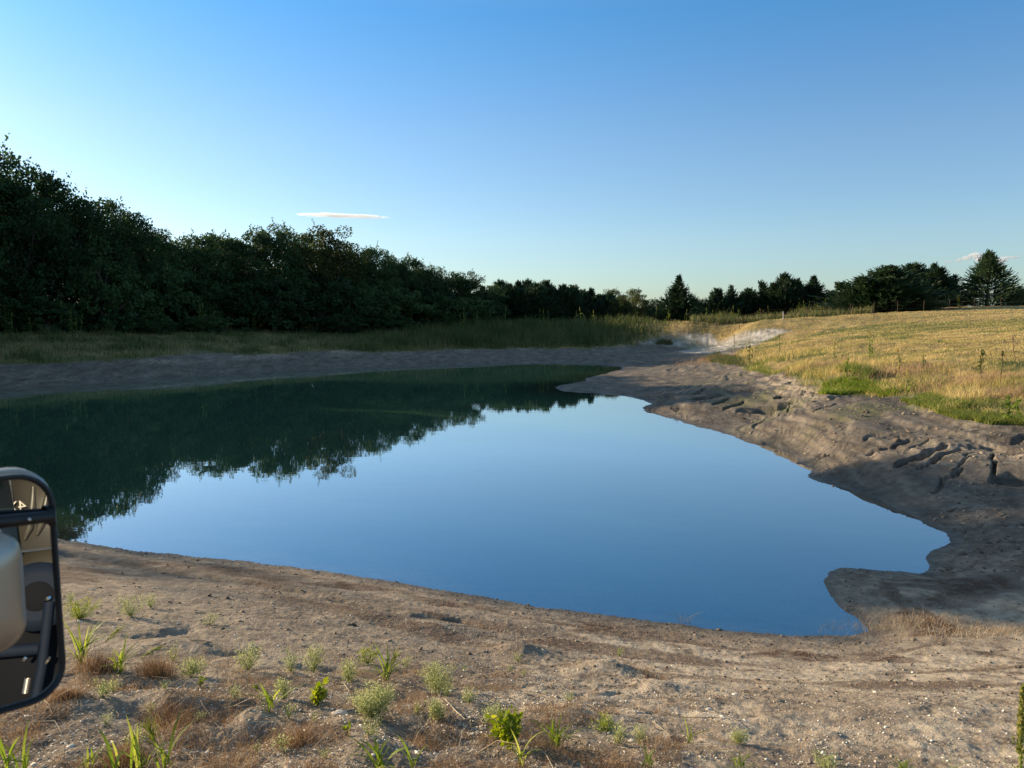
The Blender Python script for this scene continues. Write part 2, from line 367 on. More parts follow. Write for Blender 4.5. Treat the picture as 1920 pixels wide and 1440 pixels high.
def ground_material():
    m, N, L, B = newmat("earth_and_grass"); t = NT(m)
    pos = t.node("ShaderNodeNewGeometry").outputs["Position"]
    sep = t.node("ShaderNodeMapping"); sep.inputs["Scale"].default_value = (1, .45, 1.6); L.new(pos, sep.inputs[0]); ps = sep.outputs[0]
    n1 = t.noise(pos, .55, 6, .6); n2 = t.noise(pos, 5, 6, .65); n3 = t.noise(pos, 38, 4, .7); n4 = t.noise(ps, 1.6, 6, .62, .6); n5 = t.noise(pos, 140, 3, .6)
    soil = t.ramp(t.math('ADD', t.math('MULTIPLY', n2, .6), t.math('MULTIPLY', n1, .4)), [(.34, (.105, .078, .058)), (.48, (.22, .172, .128)), (.62, (.36, .29, .215))])
    mud = t.ramp(t.math('ADD', t.math('MULTIPLY', n4, .55), t.math('MULTIPLY', n2, .45)), [(.36, (.064, .053, .043)), (.49, (.132, .110, .090)), (.62, (.225, .190, .152))])
    col = t.mix(t.attr("far"), soil, mud)
    # dried pale crust and brown algae stains
    col = t.mix(t.math('MULTIPLY', t.attr("pale"), t.mapr(n2, .38, .6), True), col, (.46, .38, .285))
    col = t.mix(t.math('MULTIPLY', t.attr("stain"), t.mapr(n2, .38, .52), True), col, (.085, .048, .030))
    chalk = t.ramp(t.noise(ps, 1.1, 6, .65, .4), [(.34, (.20, .17, .13)), (.52, (.38, .345, .295)), (.68, (.52, .48, .42))])
    col = t.mix(t.attr("chalk"), col, chalk)
    col = t.mix(t.math('MULTIPLY', t.attr("moss"), t.mapr(n2, .4, .55), True), col, (.10, .115, .04))
    gr = t.ramp(t.math('ADD', t.math('MULTIPLY', t.noise(ps, .5, 5, .65), .55), t.math('MULTIPLY', n2, .45)), [(.36, (.14, .10, .045)), (.5, (.30, .21, .085)), (.62, (.42, .31, .14))])
    gg = t.mix(n2, (.05, .07, .018), (.16, .16, .05))
    gr = t.mix(t.attr("green"), gr, gg)
    col = t.mix(t.attr("grass"), col, gr)
    # shell and chalk grit
    vo = t.node("ShaderNodeTexVoronoi"); L.new(pos, vo.inputs["Vector"]); vo.inputs["Scale"].default_value = 46
    grit = t.math('MULTIPLY', t.math('LESS_THAN', vo.outputs["Distance"], .20), t.math('GREATER_THAN', t.node("ShaderNodeSeparateColor").outputs[0], .5))
    sc = t.n[-1] if False else None
    sepc = t.node("ShaderNodeSeparateColor"); L.new(vo.outputs["Color"], sepc.inputs[0])
    grit = t.math('MULTIPLY', t.math('LESS_THAN', vo.outputs["Distance"], .24), t.math('GREATER_THAN', sepc.outputs[0], .62))
    col = t.mix(t.math('MULTIPLY', grit, t.attr("grit")), col, (.55, .50, .42))
    col = t.mix(t.math('MULTIPLY', t.attr("wet"), .75), col, t.mix(.5, col, (.03, .024, .018)))
    L.new(col, B.inputs["Base Color"])
    L.new(t.mapr(t.attr("wet"), 0, 1, .95, .55), B.inputs["Roughness"]); B.inputs["Specular IOR Level"].default_value = .2
    hgt = t.math('ADD', t.math('ADD', t.math('MULTIPLY', n3, .35), t.math('MULTIPLY', n2, 1.0)), t.math('MULTIPLY', n5, .12))
    bp_ = t.node("ShaderNodeBump"); L.new(hgt, bp_.inputs["Height"]); bp_.inputs["Strength"].default_value = .9; bp_.inputs["Distance"].default_value = .045
    L.new(bp_.outputs[0], B.inputs["Normal"])
    return m
def foliage_mat(name, stops, trans=.35, rough=.6, spec=.25):
    m, N, L, B = newmat(name); t = NT(m)
    r = t.attr("rnd"); col = t.ramp(r, stops)
    if name in ('broad_leaves', 'yellowish_leaves', 'cedar_sprays'):
        hv = t.node('ShaderNodeHueSaturation'); oi = t.node('ShaderNodeObjectInfo'); L.new(t.mapr(oi.outputs['Random'], 0, 1, .72, 1.4), hv.inputs['Value']); L.new(t.mapr(oi.outputs['Random'], 0, 1, .515, .49), hv.inputs['Hue']); L.new(col, hv.inputs['Color']); col = hv.outputs[0]
    L.new(col, B.inputs["Base Color"]); B.inputs["Roughness"].default_value = rough; B.inputs["Specular IOR Level"].default_value = spec
    tr = t.node("ShaderNodeBsdfTranslucent"); hs = t.node("ShaderNodeHueSaturation"); hs.inputs["Value"].default_value = 1.25; hs.inputs["Saturation"].default_value = 1.1
    L.new(col, hs.inputs["Color"]); L.new(hs.outputs[0], tr.inputs[0])
    mx = t.node("ShaderNodeMixShader"); mx.inputs[0].default_value = trans
    L.new(B.outputs[0], mx.inputs[1]); L.new(tr.outputs[0], mx.inputs[2]); L.new(mx.outputs[0], N["Material Output"].inputs[0])
    return m
def simple(name, col, rough=.6, metal=0., spec=.5, var=None, bump=0.):
    m, N, L, B = newmat(name); t = NT(m)
    co = t.node("ShaderNodeTexCoord").outputs["Object"]
    nz = t.noise(co, 6 if var is None else var, 5, .6)
    c = t.mix(nz, tuple(v * .78 for v in col), tuple(min(1, v * 1.2) for v in col))
    L.new(c, B.inputs["Base Color"]); B.inputs["Roughness"].default_value = rough; B.inputs["Metallic"].default_value = metal
    B.inputs["Specular IOR Level"].default_value = spec
    if bump:
        b = t.node("ShaderNodeBump"); L.new(t.noise(co, 30, 5, .65), b.inputs["Height"]); b.inputs["Strength"].default_value = bump; b.inputs["Distance"].default_value = .02; L.new(b.outputs[0], B.inputs["Normal"])
    return m
M = {}
M['ground'] = ground_material()
M['leaf'] = foliage_mat("broad_leaves", [(0, (.024, .050, .020)), (.5, (.045, .088, .032)), (.9, (.075, .12, .036)), (1, (.12, .15, .04))], .30)
M['leaf2'] = foliage_mat("yellowish_leaves", [(0, (.030, .042, .012)), (.5, (.058, .074, .020)), (1, (.12, .12, .03))], .35)
M['cedar'] = foliage_mat("cedar_sprays", [(0, (.020, .044, .022)), (.6, (.042, .078, .034)), (1, (.080, .11, .040))], .15)
M['bark'] = simple("bark", (.11, .085, .065), .95, bump=.6, var=3)
M['grassblade'] = foliage_mat("dry_grass_blades", [(0, (.12, .16, .035)), (.25, (.26, .26, .07)), (.5, (.50, .395, .15)), (1, (.68, .53, .25))], .4)
M['weed'] = foliage_mat("weed_blades", [(0, (.055, .075, .022)), (.45, (.10, .125, .040)), (.7, (.19, .17, .070)), (1, (.30, .21, .11))], .35)
M['greenblade'] = foliage_mat("green_blades", [(0, (.10, .15, .025)), (.6, (.24, .31, .045)), (1, (.46, .47, .11))], .5)
M['edge'] = foliage_mat('edge_grass', [(0, (.10, .15, .03)), (.5, (.22, .26, .06)), (1, (.45, .38, .14))], .45)
M['herb'] = foliage_mat("grey_green_herb", [(0, (.20, .24, .09)), (.5, (.38, .41, .17)), (1, (.60, .60, .32))], .4)
M['yherb'] = foliage_mat("yellow_green_leaves", [(0, (.12, .17, .015)), (.5, (.24, .30, .03)), (1, (.42, .42, .06))], .5)
M['dry'] = foliage_mat("dry_stems", [(0, (.16, .090, .050)), (.5, (.32, .205, .115)), (.8, (.48, .36, .22)), (1, (.62, .54, .40))], .3)
M['pinkgrass'] = foliage_mat("reddish_seed_grass", [(0, (.30, .19, .11)), (1, (.52, .36, .24))], .5)
M['stone'] = simple("chalk_stone", (.55, .50, .43), .85, var=20, bump=.3)
M['metal_rust'] = simple("rusty_steel", (.11, .065, .045), .8, .3, var=14)

# ------------------------------------------------------------------ ground object
def ellipse_mask(px, py, rx, ry, k=1.0):
    c = ground_hit(px, py); return smooth(1.15, .6, np.hypot((GX - c[0]) / rx, (GY - c[1]) / ry) + .25 * fbm(GX, GY, 1.2, 3, 88) * k)
far = smooth(11, 16, RR)
chalk_poly = np.array([ground_hit(*p) for p in ((1205,643),(1262,628),(1330,625),(1400,622),(1475,619),(1440,635),(1385,652),(1375,664),(1310,664),(1265,660),(1300,652),(1240,645))])
chalk = smooth(.5, -.5, poly_sd(GX, GY, chalk_poly) + 1.3 * fbm(GX, GY, 5, 4, 91))
chalk = np.maximum(chalk, .22 * ellipse_mask(385, 664, 2.6, 1.4))
grass = grass * (1 - np.clip(chalk * 1.3, 0, 1))
pale = smooth(.35, 1.3, SD) * smooth(14, 8, RR) * smooth(-.1, .5, fbm(GX, GY, 2.0, 3, 95) + GX * .22)
pale = np.maximum(pale, .6 * smooth(0, .5, fbm(GX, GY * .5, 3, 4, 96)) * smooth(14, 18, RR) * smooth(.5, .9, H))
stain = smooth(.25, .55, SD) * smooth(1.7, 1.0, SD) * smooth(15, 11, RR) * smooth(-.05, .35, fbm(GX * .6, GY, .8, 4, 97))
stain = np.maximum(stain, smooth(.12, .4, fbm(GX * .22 + 3, SD * 1.1, .5, 4, 92)) * smooth(.3, .6, SD) * smooth(3.4, 2.2, SD) * smooth(15, 11, RR) * .8)
stain = np.maximum(stain, .45 * smooth(.05, .4, fbm(GX, GY, .5, 3, 98)) * smooth(6.3, 4.6, RR))
wet = smooth(.28, .02, SD) * smooth(0, .02, SD + .1) + .6 * smooth(.12, .0, H) * smooth(12, 20, RR)
moss = smooth(.0, .5, fbm(GX, GY, 2.5, 3, 99)) * smooth(16, 22, RR) * smooth(6, .5, -GSD) * (GX > 6) * .8
green = smooth(-.05, .35, fbm(GX, GY, 4.5, 4, 101) - .1 + .35 * smooth(3.5, 0, GSD))
green = np.maximum(green, .85 * smooth(56, 64, RR) * smooth(74, 70, RR) * smooth(22, 30, GX))
green = np.maximum(green, .6 * smooth(46, 60, RR) * (GX < 5))
green = green * (1 - .7 * smooth(70, 80, RR) * (GX > 15))
green = np.where(grass > 0, np.clip(green, 0, 1), 0)
grit = smooth(13, 7, RR) * (.35 + .65 * smooth(.3, .9, SD)) + .15
# fan centre
cv = np.array([[0, 0, float(H[0].mean())]])
V = np.concatenate([np.stack([GX.ravel(), GY.ravel(), H.ravel()], 1), cv])
na = len(ang)
fq = grid_faces(len(rad), na)
ft = np.stack([np.full(na, len(V) - 1), (np.arange(na) + 1) % na, np.arange(na)], 1)
at = {}
for k, a in dict(grass=grass, far=far, pale=pale, stain=stain, chalk=np.clip(chalk, 0, 1), wet=np.clip(wet, 0, 1), moss=moss, green=green, grit=grit).items():
    at[k] = np.append(np.asarray(a, float).ravel(), 0)
me = mesh_np("ground", V, [fq, ft[:, ::-1]], M['ground'], at, True)
g = link("ground", me); tag(g, 'bare brown earth banks of the pond rising to a dry grass field', None, None, 'structure')

# ------------------------------------------------------------------ water
def water_obj():
    m, N, L, B = newmat("pond_water"); t = NT(m)
    pos = t.node("ShaderNodeNewGeometry").outputs["Position"]
    N.remove(B)
    mp = t.node("ShaderNodeMapping"); mp.inputs["Scale"].default_value = (.9, 1.6, 1); L.new(pos, mp.inputs[0])
    h = t.math('ADD', t.math('MULTIPLY', t.noise(mp.outputs[0], 1.1, 3, .5), 1.0), t.math('MULTIPLY', t.noise(mp.outputs[0], 7, 3, .5), .12))
    b = t.node("ShaderNodeBump"); L.new(h, b.inputs["Height"]); b.inputs["Strength"].default_value = .05; b.inputs["Distance"].default_value = .02
    gl = t.node("ShaderNodeBsdfGlossy"); gl.inputs["Roughness"].default_value = .012; gl.inputs[0].default_value = (.97, .99, 1, 1); L.new(b.outputs[0], gl.inputs["Normal"])
    df = t.node("ShaderNodeBsdfDiffuse"); L.new(t.mix(t.noise(pos, .12, 3), (.060, .135, .085), (.082, .165, .105)), df.inputs[0])
    tp = t.node("ShaderNodeBsdfTransparent"); tp.inputs[0].default_value = (.80, .88, .85, 1)
    dp = t.attr("depth")
    a = t.math('SUBTRACT', 1.0, t.math('POWER', 2.718, t.math('MULTIPLY', dp, -4.5)))
    m1 = t.node("ShaderNodeMixShader"); L.new(a, m1.inputs[0]); L.new(tp.outputs[0], m1.inputs[1]); L.new(df.outputs[0], m1.inputs[2])
    fr = t.node("ShaderNodeFresnel"); fr.inputs[0].default_value = 2.1; L.new(b.outputs[0], fr.inputs["Normal"])
    m2 = t.node("ShaderNodeMixShader"); L.new(t.math('MINIMUM', t.math('MULTIPLY', fr.outputs[0], 1.7), .74), m2.inputs[0]); L.new(m1.outputs[0], m2.inputs[1]); L.new(gl.outputs[0], m2.inputs[2])
    L.new(m2.outputs[0], N["Material Output"].inputs[0])
    st = 3
    h = H[::st, ::st]; x = GX[::st, ::st]; y = GY[::st, ::st]; s = SD[::st, ::st]
    nr, na_ = h.shape
    f = grid_faces(nr, na_, True)
    ok = (s < .6 + .03 * np.hypot(x, y)).ravel() & (np.hypot(x, y) < 120).ravel()
    f = f[ok[f].all(1)]
    u, inv = np.unique(f.ravel(), return_inverse=True); f = inv.reshape(f.shape)
    V = np.stack([x.ravel()[u], y.ravel()[u], np.zeros(len(u))], 1)
    me = mesh_np("water", V, f, m, dict(depth=np.maximum(-h.ravel()[u], 0)), True)
    o = link("water", me); tag(o, 'still green pond water mirroring the trees and sky', None, None, 'structure')
water_obj()
# ------------------------------------------------------------------ trees
def tube(pts, rads, n=6):
    pts = np.asarray(pts, float); V = []; Fq = []
    for i, p in enumerate(pts):
        d = pts[min(i + 1, len(pts) - 1)] - pts[max(i - 1, 0)]; d /= np.linalg.norm(d) + 1e-9
        a = np.cross(d, [0.3, 1, .1]); a /= np.linalg.norm(a) + 1e-9; b = np.cross(d, a)
        for k in range(n):
            t = 2 * math.pi * k / n; V.append(p + rads[i] * (math.cos(t) * a + math.sin(t) * b))
    for i in range(len(pts) - 1):
        for k in range(n):
            Fq.append((i * n + k, i * n + (k + 1) % n, (i + 1) * n + (k + 1) % n, (i + 1) * n + k))
    return np.array(V), np.array(Fq)
class Acc:
    def __init__(s): s.V = []; s.F = []; s.n = 0; s.r = []
    def add(s, V, F_, rnd=0.):
        s.V.append(V); s.F.append(np.asarray(F_) + s.n); s.n += len(V); s.r.append(np.broadcast_to(rnd, (len(V),)) if np.ndim(rnd) < 1 else rnd)
    def tube(s, p, r, n=6, rnd=0.): s.add(*tube(p, r, n), rnd)
    def mesh(s, name, mat, sm=False):
        by = {}
        for f in s.F: by.setdefault(f.shape[1], []).append(f)
        return mesh_np(name, np.concatenate(s.V), [np.concatenate(v) for v in by.values()], mat, dict(rnd=np.concatenate(s.r)), sm)
def unit(v): return v / (np.linalg.norm(v, axis=-1, keepdims=True) + 1e-9)
def leaves(acc, C, out, size, rs, asp=.6, flat=.5):
    """two-triangle folded leaf sprays at C, roughly facing out"""
    n = len(C)
    a = unit(R.normal(size=(n, 3)) + out * flat)
    nrm = unit(np.cross(a, R.normal(size=(n, 3))))
    b = np.cross(nrm, a)
    s = (size * R.uniform(.6, 1.4, n))[:, None]
    p0 = C; p2 = C + a * s; p1 = C + a * s * .5 + b * s * asp * .5 + nrm * s * .12; p3 = C + a * s * .5 - b * s * asp * .5 + nrm * s * .12
    V = np.stack([p0, p1, p2, p3], 1).reshape(-1, 3); i = np.arange(n)[:, None] * 4
    acc.add(V, i + np.array([0, 1, 2, 3]), np.repeat(rs, 4))
def broad_meshes(seed, H_=13., Wd=9., low=.04, nl=26000, mat='leaf', bush=False):
    r = np.random.default_rng(seed)
    tr = Acc(); lf = Acc()
    fork = H_ * r.uniform(.14, .24)
    lean = r.normal(size=2) * .3
    tr.tube([(0, 0, -.3), (lean[0] * .3, lean[1] * .3, fork * .5), (lean[0], lean[1], fork)], [.24, .19, .17], 8)
    cl = []
    nlimb = 9
    for k in range(nlimb):
        a = 2 * math.pi * (k + r.uniform(-.3, .3)) / nlimb; el = r.uniform(.25, 1.35) if k else 1.5
        Ln = (H_ - fork) * (.45 + .47 * math.sin(el)) * r.uniform(.8, 1.0)
        d = np.array([math.cos(a) * math.cos(el) * Wd / H_ * 1.15, math.sin(a) * math.cos(el) * Wd / H_ * 1.15, math.sin(el)])
        p0 = np.array([lean[0], lean[1], fork]); p1 = p0 + d * Ln * .5 + r.normal(size=3) * .25; p2 = p0 + d * Ln + np.array([0, 0, .3])
        tr.tube([p0, p1, p2], [.12, .07, .02], 5)
        for q in range(7):
            t = r.uniform(.35, 1.02); c = p0 + (p2 - p0) * t + r.normal(size=3) * np.array([.9, .9, .7]) * H_ / 12
            cl.append((c, r.uniform(.7, 1.35) * H_ / 13))
            tr.tube([p0 + (p2 - p0) * t * .8, c], [.04, .012], 3)
    # skirt and shell clumps
    for q in range(105):
        a = r.uniform(0, 2 * math.pi); z = 1 - (1 - low) * r.uniform(0, 1) ** .8; z = min(z, .97)
        rr = Wd / 2 * max(.05, 1 - abs((z - .42) / .60) ** 2.4) ** .6 * r.uniform(.70, 1.0) * (1 + .12 * math.sin(a * 3 + seed) + .1 * math.sin(a * 5 + z * 7))
        cl.append((np.array([math.cos(a) * rr, math.sin(a) * rr, z * H_ * .93]), r.uniform(.6, 1.15) * H_ / 13))
    per = nl // len(cl)
    for c, rad_ in cl:
        o = unit(r.normal(size=(per, 3)) * np.array([1, 1, .8])); rr = rad_ * r.uniform(.35, 1.0, (per, 1)) ** .6
        P = c + o * rr * np.array([1.1, 1.1, .75])
        P[:, 2] = np.maximum(P[:, 2], .1)
        tone = np.clip(r.normal(.42, .14) + r.normal(size=per) * .16, 0, 1)
        leaves(lf, P, o + np.array([0, 0, .5]), .23, tone, .75, .8)
        # shoots that stick out of the outline
        if c[2] > H_ * .6 and r.uniform() < .35:
            for w in range(1):
                dd = unit(unit(c - np.array([0, 0, H_ * .45])) + r.normal(size=3) * .35 + np.array([0, 0, .6])); T = np.linspace(.6, 1.5, 14)[:, None]
                leaves(lf, c + dd * T * rad_ + r.normal(size=(14, 3)) * .05, np.repeat(dd[None], 14, 0), .24, np.clip(r.normal(.6, .2, 14), 0, 1), .6, 1.2)
    return tr.mesh("trunk", M['bark'], True), lf.mesh("crown", M[mat])
def cedar_meshes(seed, H_=8., Wd=5.4, n=420, spikes=3, full=.75, side=.16):
    r = np.random.default_rng(seed); tr = Acc(); lf = Acc()
    tr.tube([(0, 0, -.3), (0, 0, H_ * .5), (0, 0, H_ * .97)], [.16, .09, .015], 7)
    tops = [(np.zeros(2), 1.0, 1.0)] + [(r.normal(size=2) * Wd * side, r.uniform(.66, .90), .6) for _ in range(spikes)]
    for (off, hs, ws) in tops:
        Hh = H_ * hs; m = int(n * ws)
        if ws < 1: tr.tube([(0, 0, H_ * .15), (off[0] * .8, off[1] * .8, Hh * .45), (off[0], off[1], Hh * .97)], [.08, .06, .01], 5)
        for k in range(m):
            t = r.uniform(.0, 1) ** 1.15; z = t * Hh; a = r.uniform(0, 2 * math.pi)
            prof = (1 - t) ** full * min(1, .80 + t * 1.6)
            Ln = max(.18, Wd / 2 * ws * prof * r.choice([r.uniform(.6, 1.0), r.uniform(.9, 1.25)]))
            up = .22 + 1.7 * t ** 1.6 + r.normal() * .12
            d = unit(np.array([math.cos(a), math.sin(a), up]))
            b0 = np.array([off[0] * t, off[1] * t, z - up * Ln * .35])
            q = 26
            T = r.uniform(.2, 1, q)[:, None] ** .7
            P = b0 + d * T * Ln + r.normal(size=(q, 3)) * (.02 + .20 * (1 - T)) * np.array([1, 1, .7]) * min(1, Ln)
            P[:, 2] = np.maximum(P[:, 2], .05)
            tone = np.clip(r.normal(.4, .14) + r.normal(size=q) * .15, 0, 1)
            leaves(lf, P, np.repeat((d * 2.2 + np.array([0, 0, .7]))[None], q, 0), .30 if t < .75 else .22, tone, .24, 2.2)
            # upturned pointed tip
            tip = b0 + d * Ln; dd = unit(d * .8 + np.array([0, 0, .9]) + r.normal(size=3) * .15)
            T = np.linspace(0, r.uniform(.25, .75) * (1.1 - .5 * t), 7)[:, None]
            leaves(lf, tip + dd * T, np.repeat((dd * 4)[None], 7, 0), .24, tone[:7], .20, 3)
        T = np.linspace(.86, 1.03, 26)[:, None]
        leaves(lf, np.array([off[0], off[1], 0]) + np.array([0, 0, Hh]) * T, np.repeat(np.array([[0, 0, 4.]]), 26, 0), .24, np.full(26, .4), .22, 2.5)
    return tr.mesh("trunk", M['bark'], True), lf.mesh("crown", M['cedar'])
def proto(kind, ms, H_, Wd):
    e = empty(kind, (0, 0, -100)); link("trunk", ms[0], e); link("crown", ms[1], e)
    co = np.empty(len(ms[1].vertices) * 3, np.float32); ms[1].vertices.foreach_get("co", co); co = co.reshape(-1, 3)
    H_ = float(np.percentile(co[:, 2], 99.7)); Wd = 2 * float(np.percentile(np.hypot(co[:, 0], co[:, 1]), 96))
    return [e, H_, Wd, False]
broadP = [proto("broadleaf_tree", broad_meshes(100 + i), 13., 9.) for i in range(5)]
yelP = [proto("broadleaf_tree", broad_meshes(140 + i, mat='leaf2'), 13., 9.) for i in range(2)]
bushP = [proto("shrub", broad_meshes(180 + i, 5., 6., .02, 11000), 5., 6.) for i in range(2)]
cedP = [proto("cedar_tree", cedar_meshes(200 + i, spikes=(2, 4, 1, 3)[i], full=(.95, .75, 1.05, .85)[i]), 8., 5.) for i in range(4)]
coneP = proto('cedar_tree', cedar_meshes(250, spikes=0, full=.72, n=620), 8., 5.)
rowP = [proto('cedar_tree', cedar_meshes(230 + i, spikes=6, full=.48, n=520, side=.15), 8., 5.) for i in range(3)]
ROOTS = []
def tree(P, px, top, Y, wpx, label, cat, group, rz=None, base=None):
    """a tree at column px and distance Y whose top reaches row top"""
    if 'cedar' in cat: wpx *= 1.12
    x, _, zt = at_d(px, top, Y)
    z0 = float(gz(x, Y)) if base is None else base
    h = zt - z0; w = wpx / F * Y
    e, H_, Wd, used = P
    if used: e = copy_tree(e)
    P[3] = True
    e.location = (x, Y, z0 - .05); e.rotation_euler = (0, 0, random.uniform(0, 6.28) if rz is None else rz)
    e.scale = (w / Wd, w / Wd, h / H_ * .985)
    tag(e, label, cat, group); ROOTS.append(e)
    return e
LB = 'dark broadleaf tree in the dense tree line beyond the far bank'
GB = 'broadleaf trees of the tree line'
# front row of the tree line: px, top row, distance, width px
row = [(-60,268,60,260),(45,318,62,230),(120,352,66,190),(215,374,68,165),(300,428,73,150),(385,437,75,150),(470,434,78,150),(530,420,80,130),(600,428,82,150),(655,455,85,120),
       (705,464,86,110),(760,482,88,105),(815,498,90,100),(868,508,92,90),(915,535,95,85)]
for i, (px, top, Y, w) in enumerate(row):
    P = broadP[i % 5]
    if i in (8,): P = yelP[0]
    lab = {0: 'tall dark tree at the left edge, half outside the picture', 1: 'tallest wholly visible tree near the left edge, pale forked trunk showing', 3: 'rounded dark tree whose dome stands above the dip in the tree line',
           7: 'dark tree topping the middle hump of the tree line below the white cloud streak', 8: 'lighter green tree just right of the middle hump of the tree line',
           13: 'small last broadleaf tree before the spiky cedars', 4: 'dark tree in the dip just right of the domed tree'}.get(i, LB)
    tree(P, px, top, Y, w, lab, 'tree', GB)
back = [(-220,290,64,260),(-10,345,72,220),(170,392,76,200),(255,425,80,170),(345,445,84,170),(430,445,86,170),(565,440,92,170),(640,470,94,150),(735,490,96,130),(790,505,98,120),(850,520,100,110)]
for i, (px, top, Y, w) in enumerate(back): tree((yelP + broadP)[i % 7], px, top, Y, w, 'dark broadleaf tree in the second row, mostly hidden behind the tree line', 'tree', 'second row of trees')
# undergrowth fronting the trees
for i, (px, top, Y, w) in enumerate([(190,490,64,150),(95,560,60,100),(255,540,68,150),(330,500,70,150),(420,520,73,160),(510,520,75,150),(590,520,78,140),(670,530,80,130),(745,540,83,130),(820,550,86,110),(880,556,88,100),(290,585,64,70),(385,590,68,80),(30,575,61,90),(-30,560,59,120),(-120,560,60,150),(60,585,70,160),(145,575,66,80),(640,590,76,90),(730,585,79,80),(-80,520,56,160)]):
    tree(bushP[i % 2], px, top, Y, w, 'dark green shrub filling the foot of the tree line', 'shrub', 'shrubs at the foot of the tree line')
# cedars of the tree line
GC = 'cedars of the tree line'
for i, px in enumerate(range(905, 1150, 17)):
    Y = 97 + (px - 905) * .03 + (i % 3) * 2.2
    top = np.interp(px, (905, 960, 1010, 1060, 1100, 1150), (536, 524, 527, 532, 541, 548)) + (0, 5, -2, 8, 3)[i % 5]
    tree(rowP[i % 3] if i % 4 else cedP[i % 3], px, top, Y, 84, 'spiky dark cedar in the close row behind the tall weeds', 'cedar', GC)
for i, (px, top, w) in enumerate([(780,520,80),(835,528,75),(690,500,90)]): tree(cedP[(i + 1) % 4], px, top, 88 - i, w, 'dark cedar pressed among the broadleaf trees', 'cedar', 'cedars among the broadleaf trees')
for i, (px, top, Y, w) in enumerate([(1150,541,112,55),(1192,541,116,62),(1165,556,104,50),(1222,560,110,60),(1330,560,112,40)]):
    tree(yelP[i % 2], px, top, Y, w, ['small lighter green tree right of the cedar row','rounded lighter green tree left of the lone pointed cedar','low green tree between the cedar row and the rounded tree','low green tree touching the lone pointed cedar','small green tree in the gap right of the lone pointed cedar'][i], 'tree', 'small green trees in the distance')
tree(cedP[0], 1273, 516, 97, 84, 'lone pointed dark cedar standing tallest in the middle distance', 'cedar', None)
for i, (px, top, Y, w, lab) in enumerate([
    (1240,566,101,50,'low cedar tucked against the left side of the lone pointed cedar'),
    (1345,541,104,64,'rounded cedar just right of the gap'),(1372,536,105,60,'cedar at the left end of the right-hand row'),(1405,541,106,58,'medium cedar in the right-hand row'),(1436,549,107,56,'low cedar in the dip of the right-hand row'),
    (1472,513,104,62,'tall many-tipped cedar in the right-hand row'),(1496,522,106,52,'cedar leaning against the tall many-tipped one'),(1526,517,104,70,'pointed cedar at the right end of the right-hand row'),(1560,545,107,50,'low cedar sloping down beside the wide cedar'),(1588,538,103,44,'small spiky cedar left of the wide cedar')]):
    tree(rowP[i % 3] if i in (1, 3, 4, 5, 8) else cedP[(i + 1) % 4], px, top, Y, w * 1.25, lab, 'cedar', 'cedars beyond the fence')
for i, (px, top, Y, w, lab) in enumerate([
    (1668,499,88,160,'wide dark cedar close behind the fence, its lowest branches on the grass'),(1640,535,86,110,'lower left skirt-like cedar leaning out of the wide cedar'),
    (1712,494,100,130,'cedar behind and right of the wide cedar'),(1752,493,102,88,'cedar with a sharp tip at the right of the clump'),(1738,505,99,120,'middle cedar of the clump right of the wide cedar'),
    (1856,469,94,112,'large pointed cedar standing alone at the right edge'),(1913,538,135,40,'small far tree cut by the right edge'),(1600,560,90,60,'low ragged cedar at the left foot of the wide cedar')]):
    tree((cedP + rowP + [coneP])[(4, 5, 6, 0, 5, 7, 4, 4, 5)[i]], px, top, Y, w, lab, 'cedar', None)
# trees beyond the left edge, which shade the pond
for i, (x, y, h, w) in enumerate([(-38,37,17,8.5),(-41,42.5,14.8,8),(-42,46.5,14,9),(-50,60,14.5,12),(-58,52,14,12),(-62,66,15,12),(-50,72,15,12),(-75,50,13,12),(-73,68,15,12)]):
    e = copy_tree(broadP[i % 5][0]); e.location = (x, y, float(gz(x, y))); e.scale = (w / 9, w / 9, h / 13); tag(e, 'tall dark tree beyond the left edge that shades the pond', 'tree', 'trees beyond the left edge')
#@@VEG
# ------------------------------------------------------------------ grass and weeds in masses
def blades(acc, P, h, w, lean, rnd, curl=.5):
    """P (n,3), h/w (n,), lean (n,2) horizontal tip offset"""
    n = len(P); a = R.uniform(0, 2 * math.pi, n); s = np.stack([np.cos(a), np.sin(a), 0 * a], 1) * (w / 2)[:, None]
    l3 = np.concatenate([lean, np.zeros((n, 1))], 1); up = np.zeros((n, 3)); up[:, 2] = h
    m = P + up * .55 + l3 * .5 * curl; tip = P + up + l3
    V = np.stack([P - s, P + s, m + s * .8, m - s * .8, tip], 1).reshape(-1, 3); i = np.arange(n)[:, None] * 5
    r = np.repeat(rnd, 5)
    k = acc.n
    acc.add(V, i + np.array([0, 1, 2, 3]), r); acc.F.append(i + np.array([3, 2, 4]) + k)
def scatter(n, r0, r1, a0, a1, power=1.0):
    u = R.uniform(size=n); r = r0 * (r1 / r0) ** u if power == 1 else (r0 ** 2 + (r1 ** 2 - r0 ** 2) * u) ** .5
    a = np.radians(R.uniform(a0, a1, n)); return r * np.sin(a), r * np.cos(a)
def near_pix(x, y, lst):
    z = gz(x, y); px, py = project(x, y, z); o = np.zeros(len(x))
    return px, py
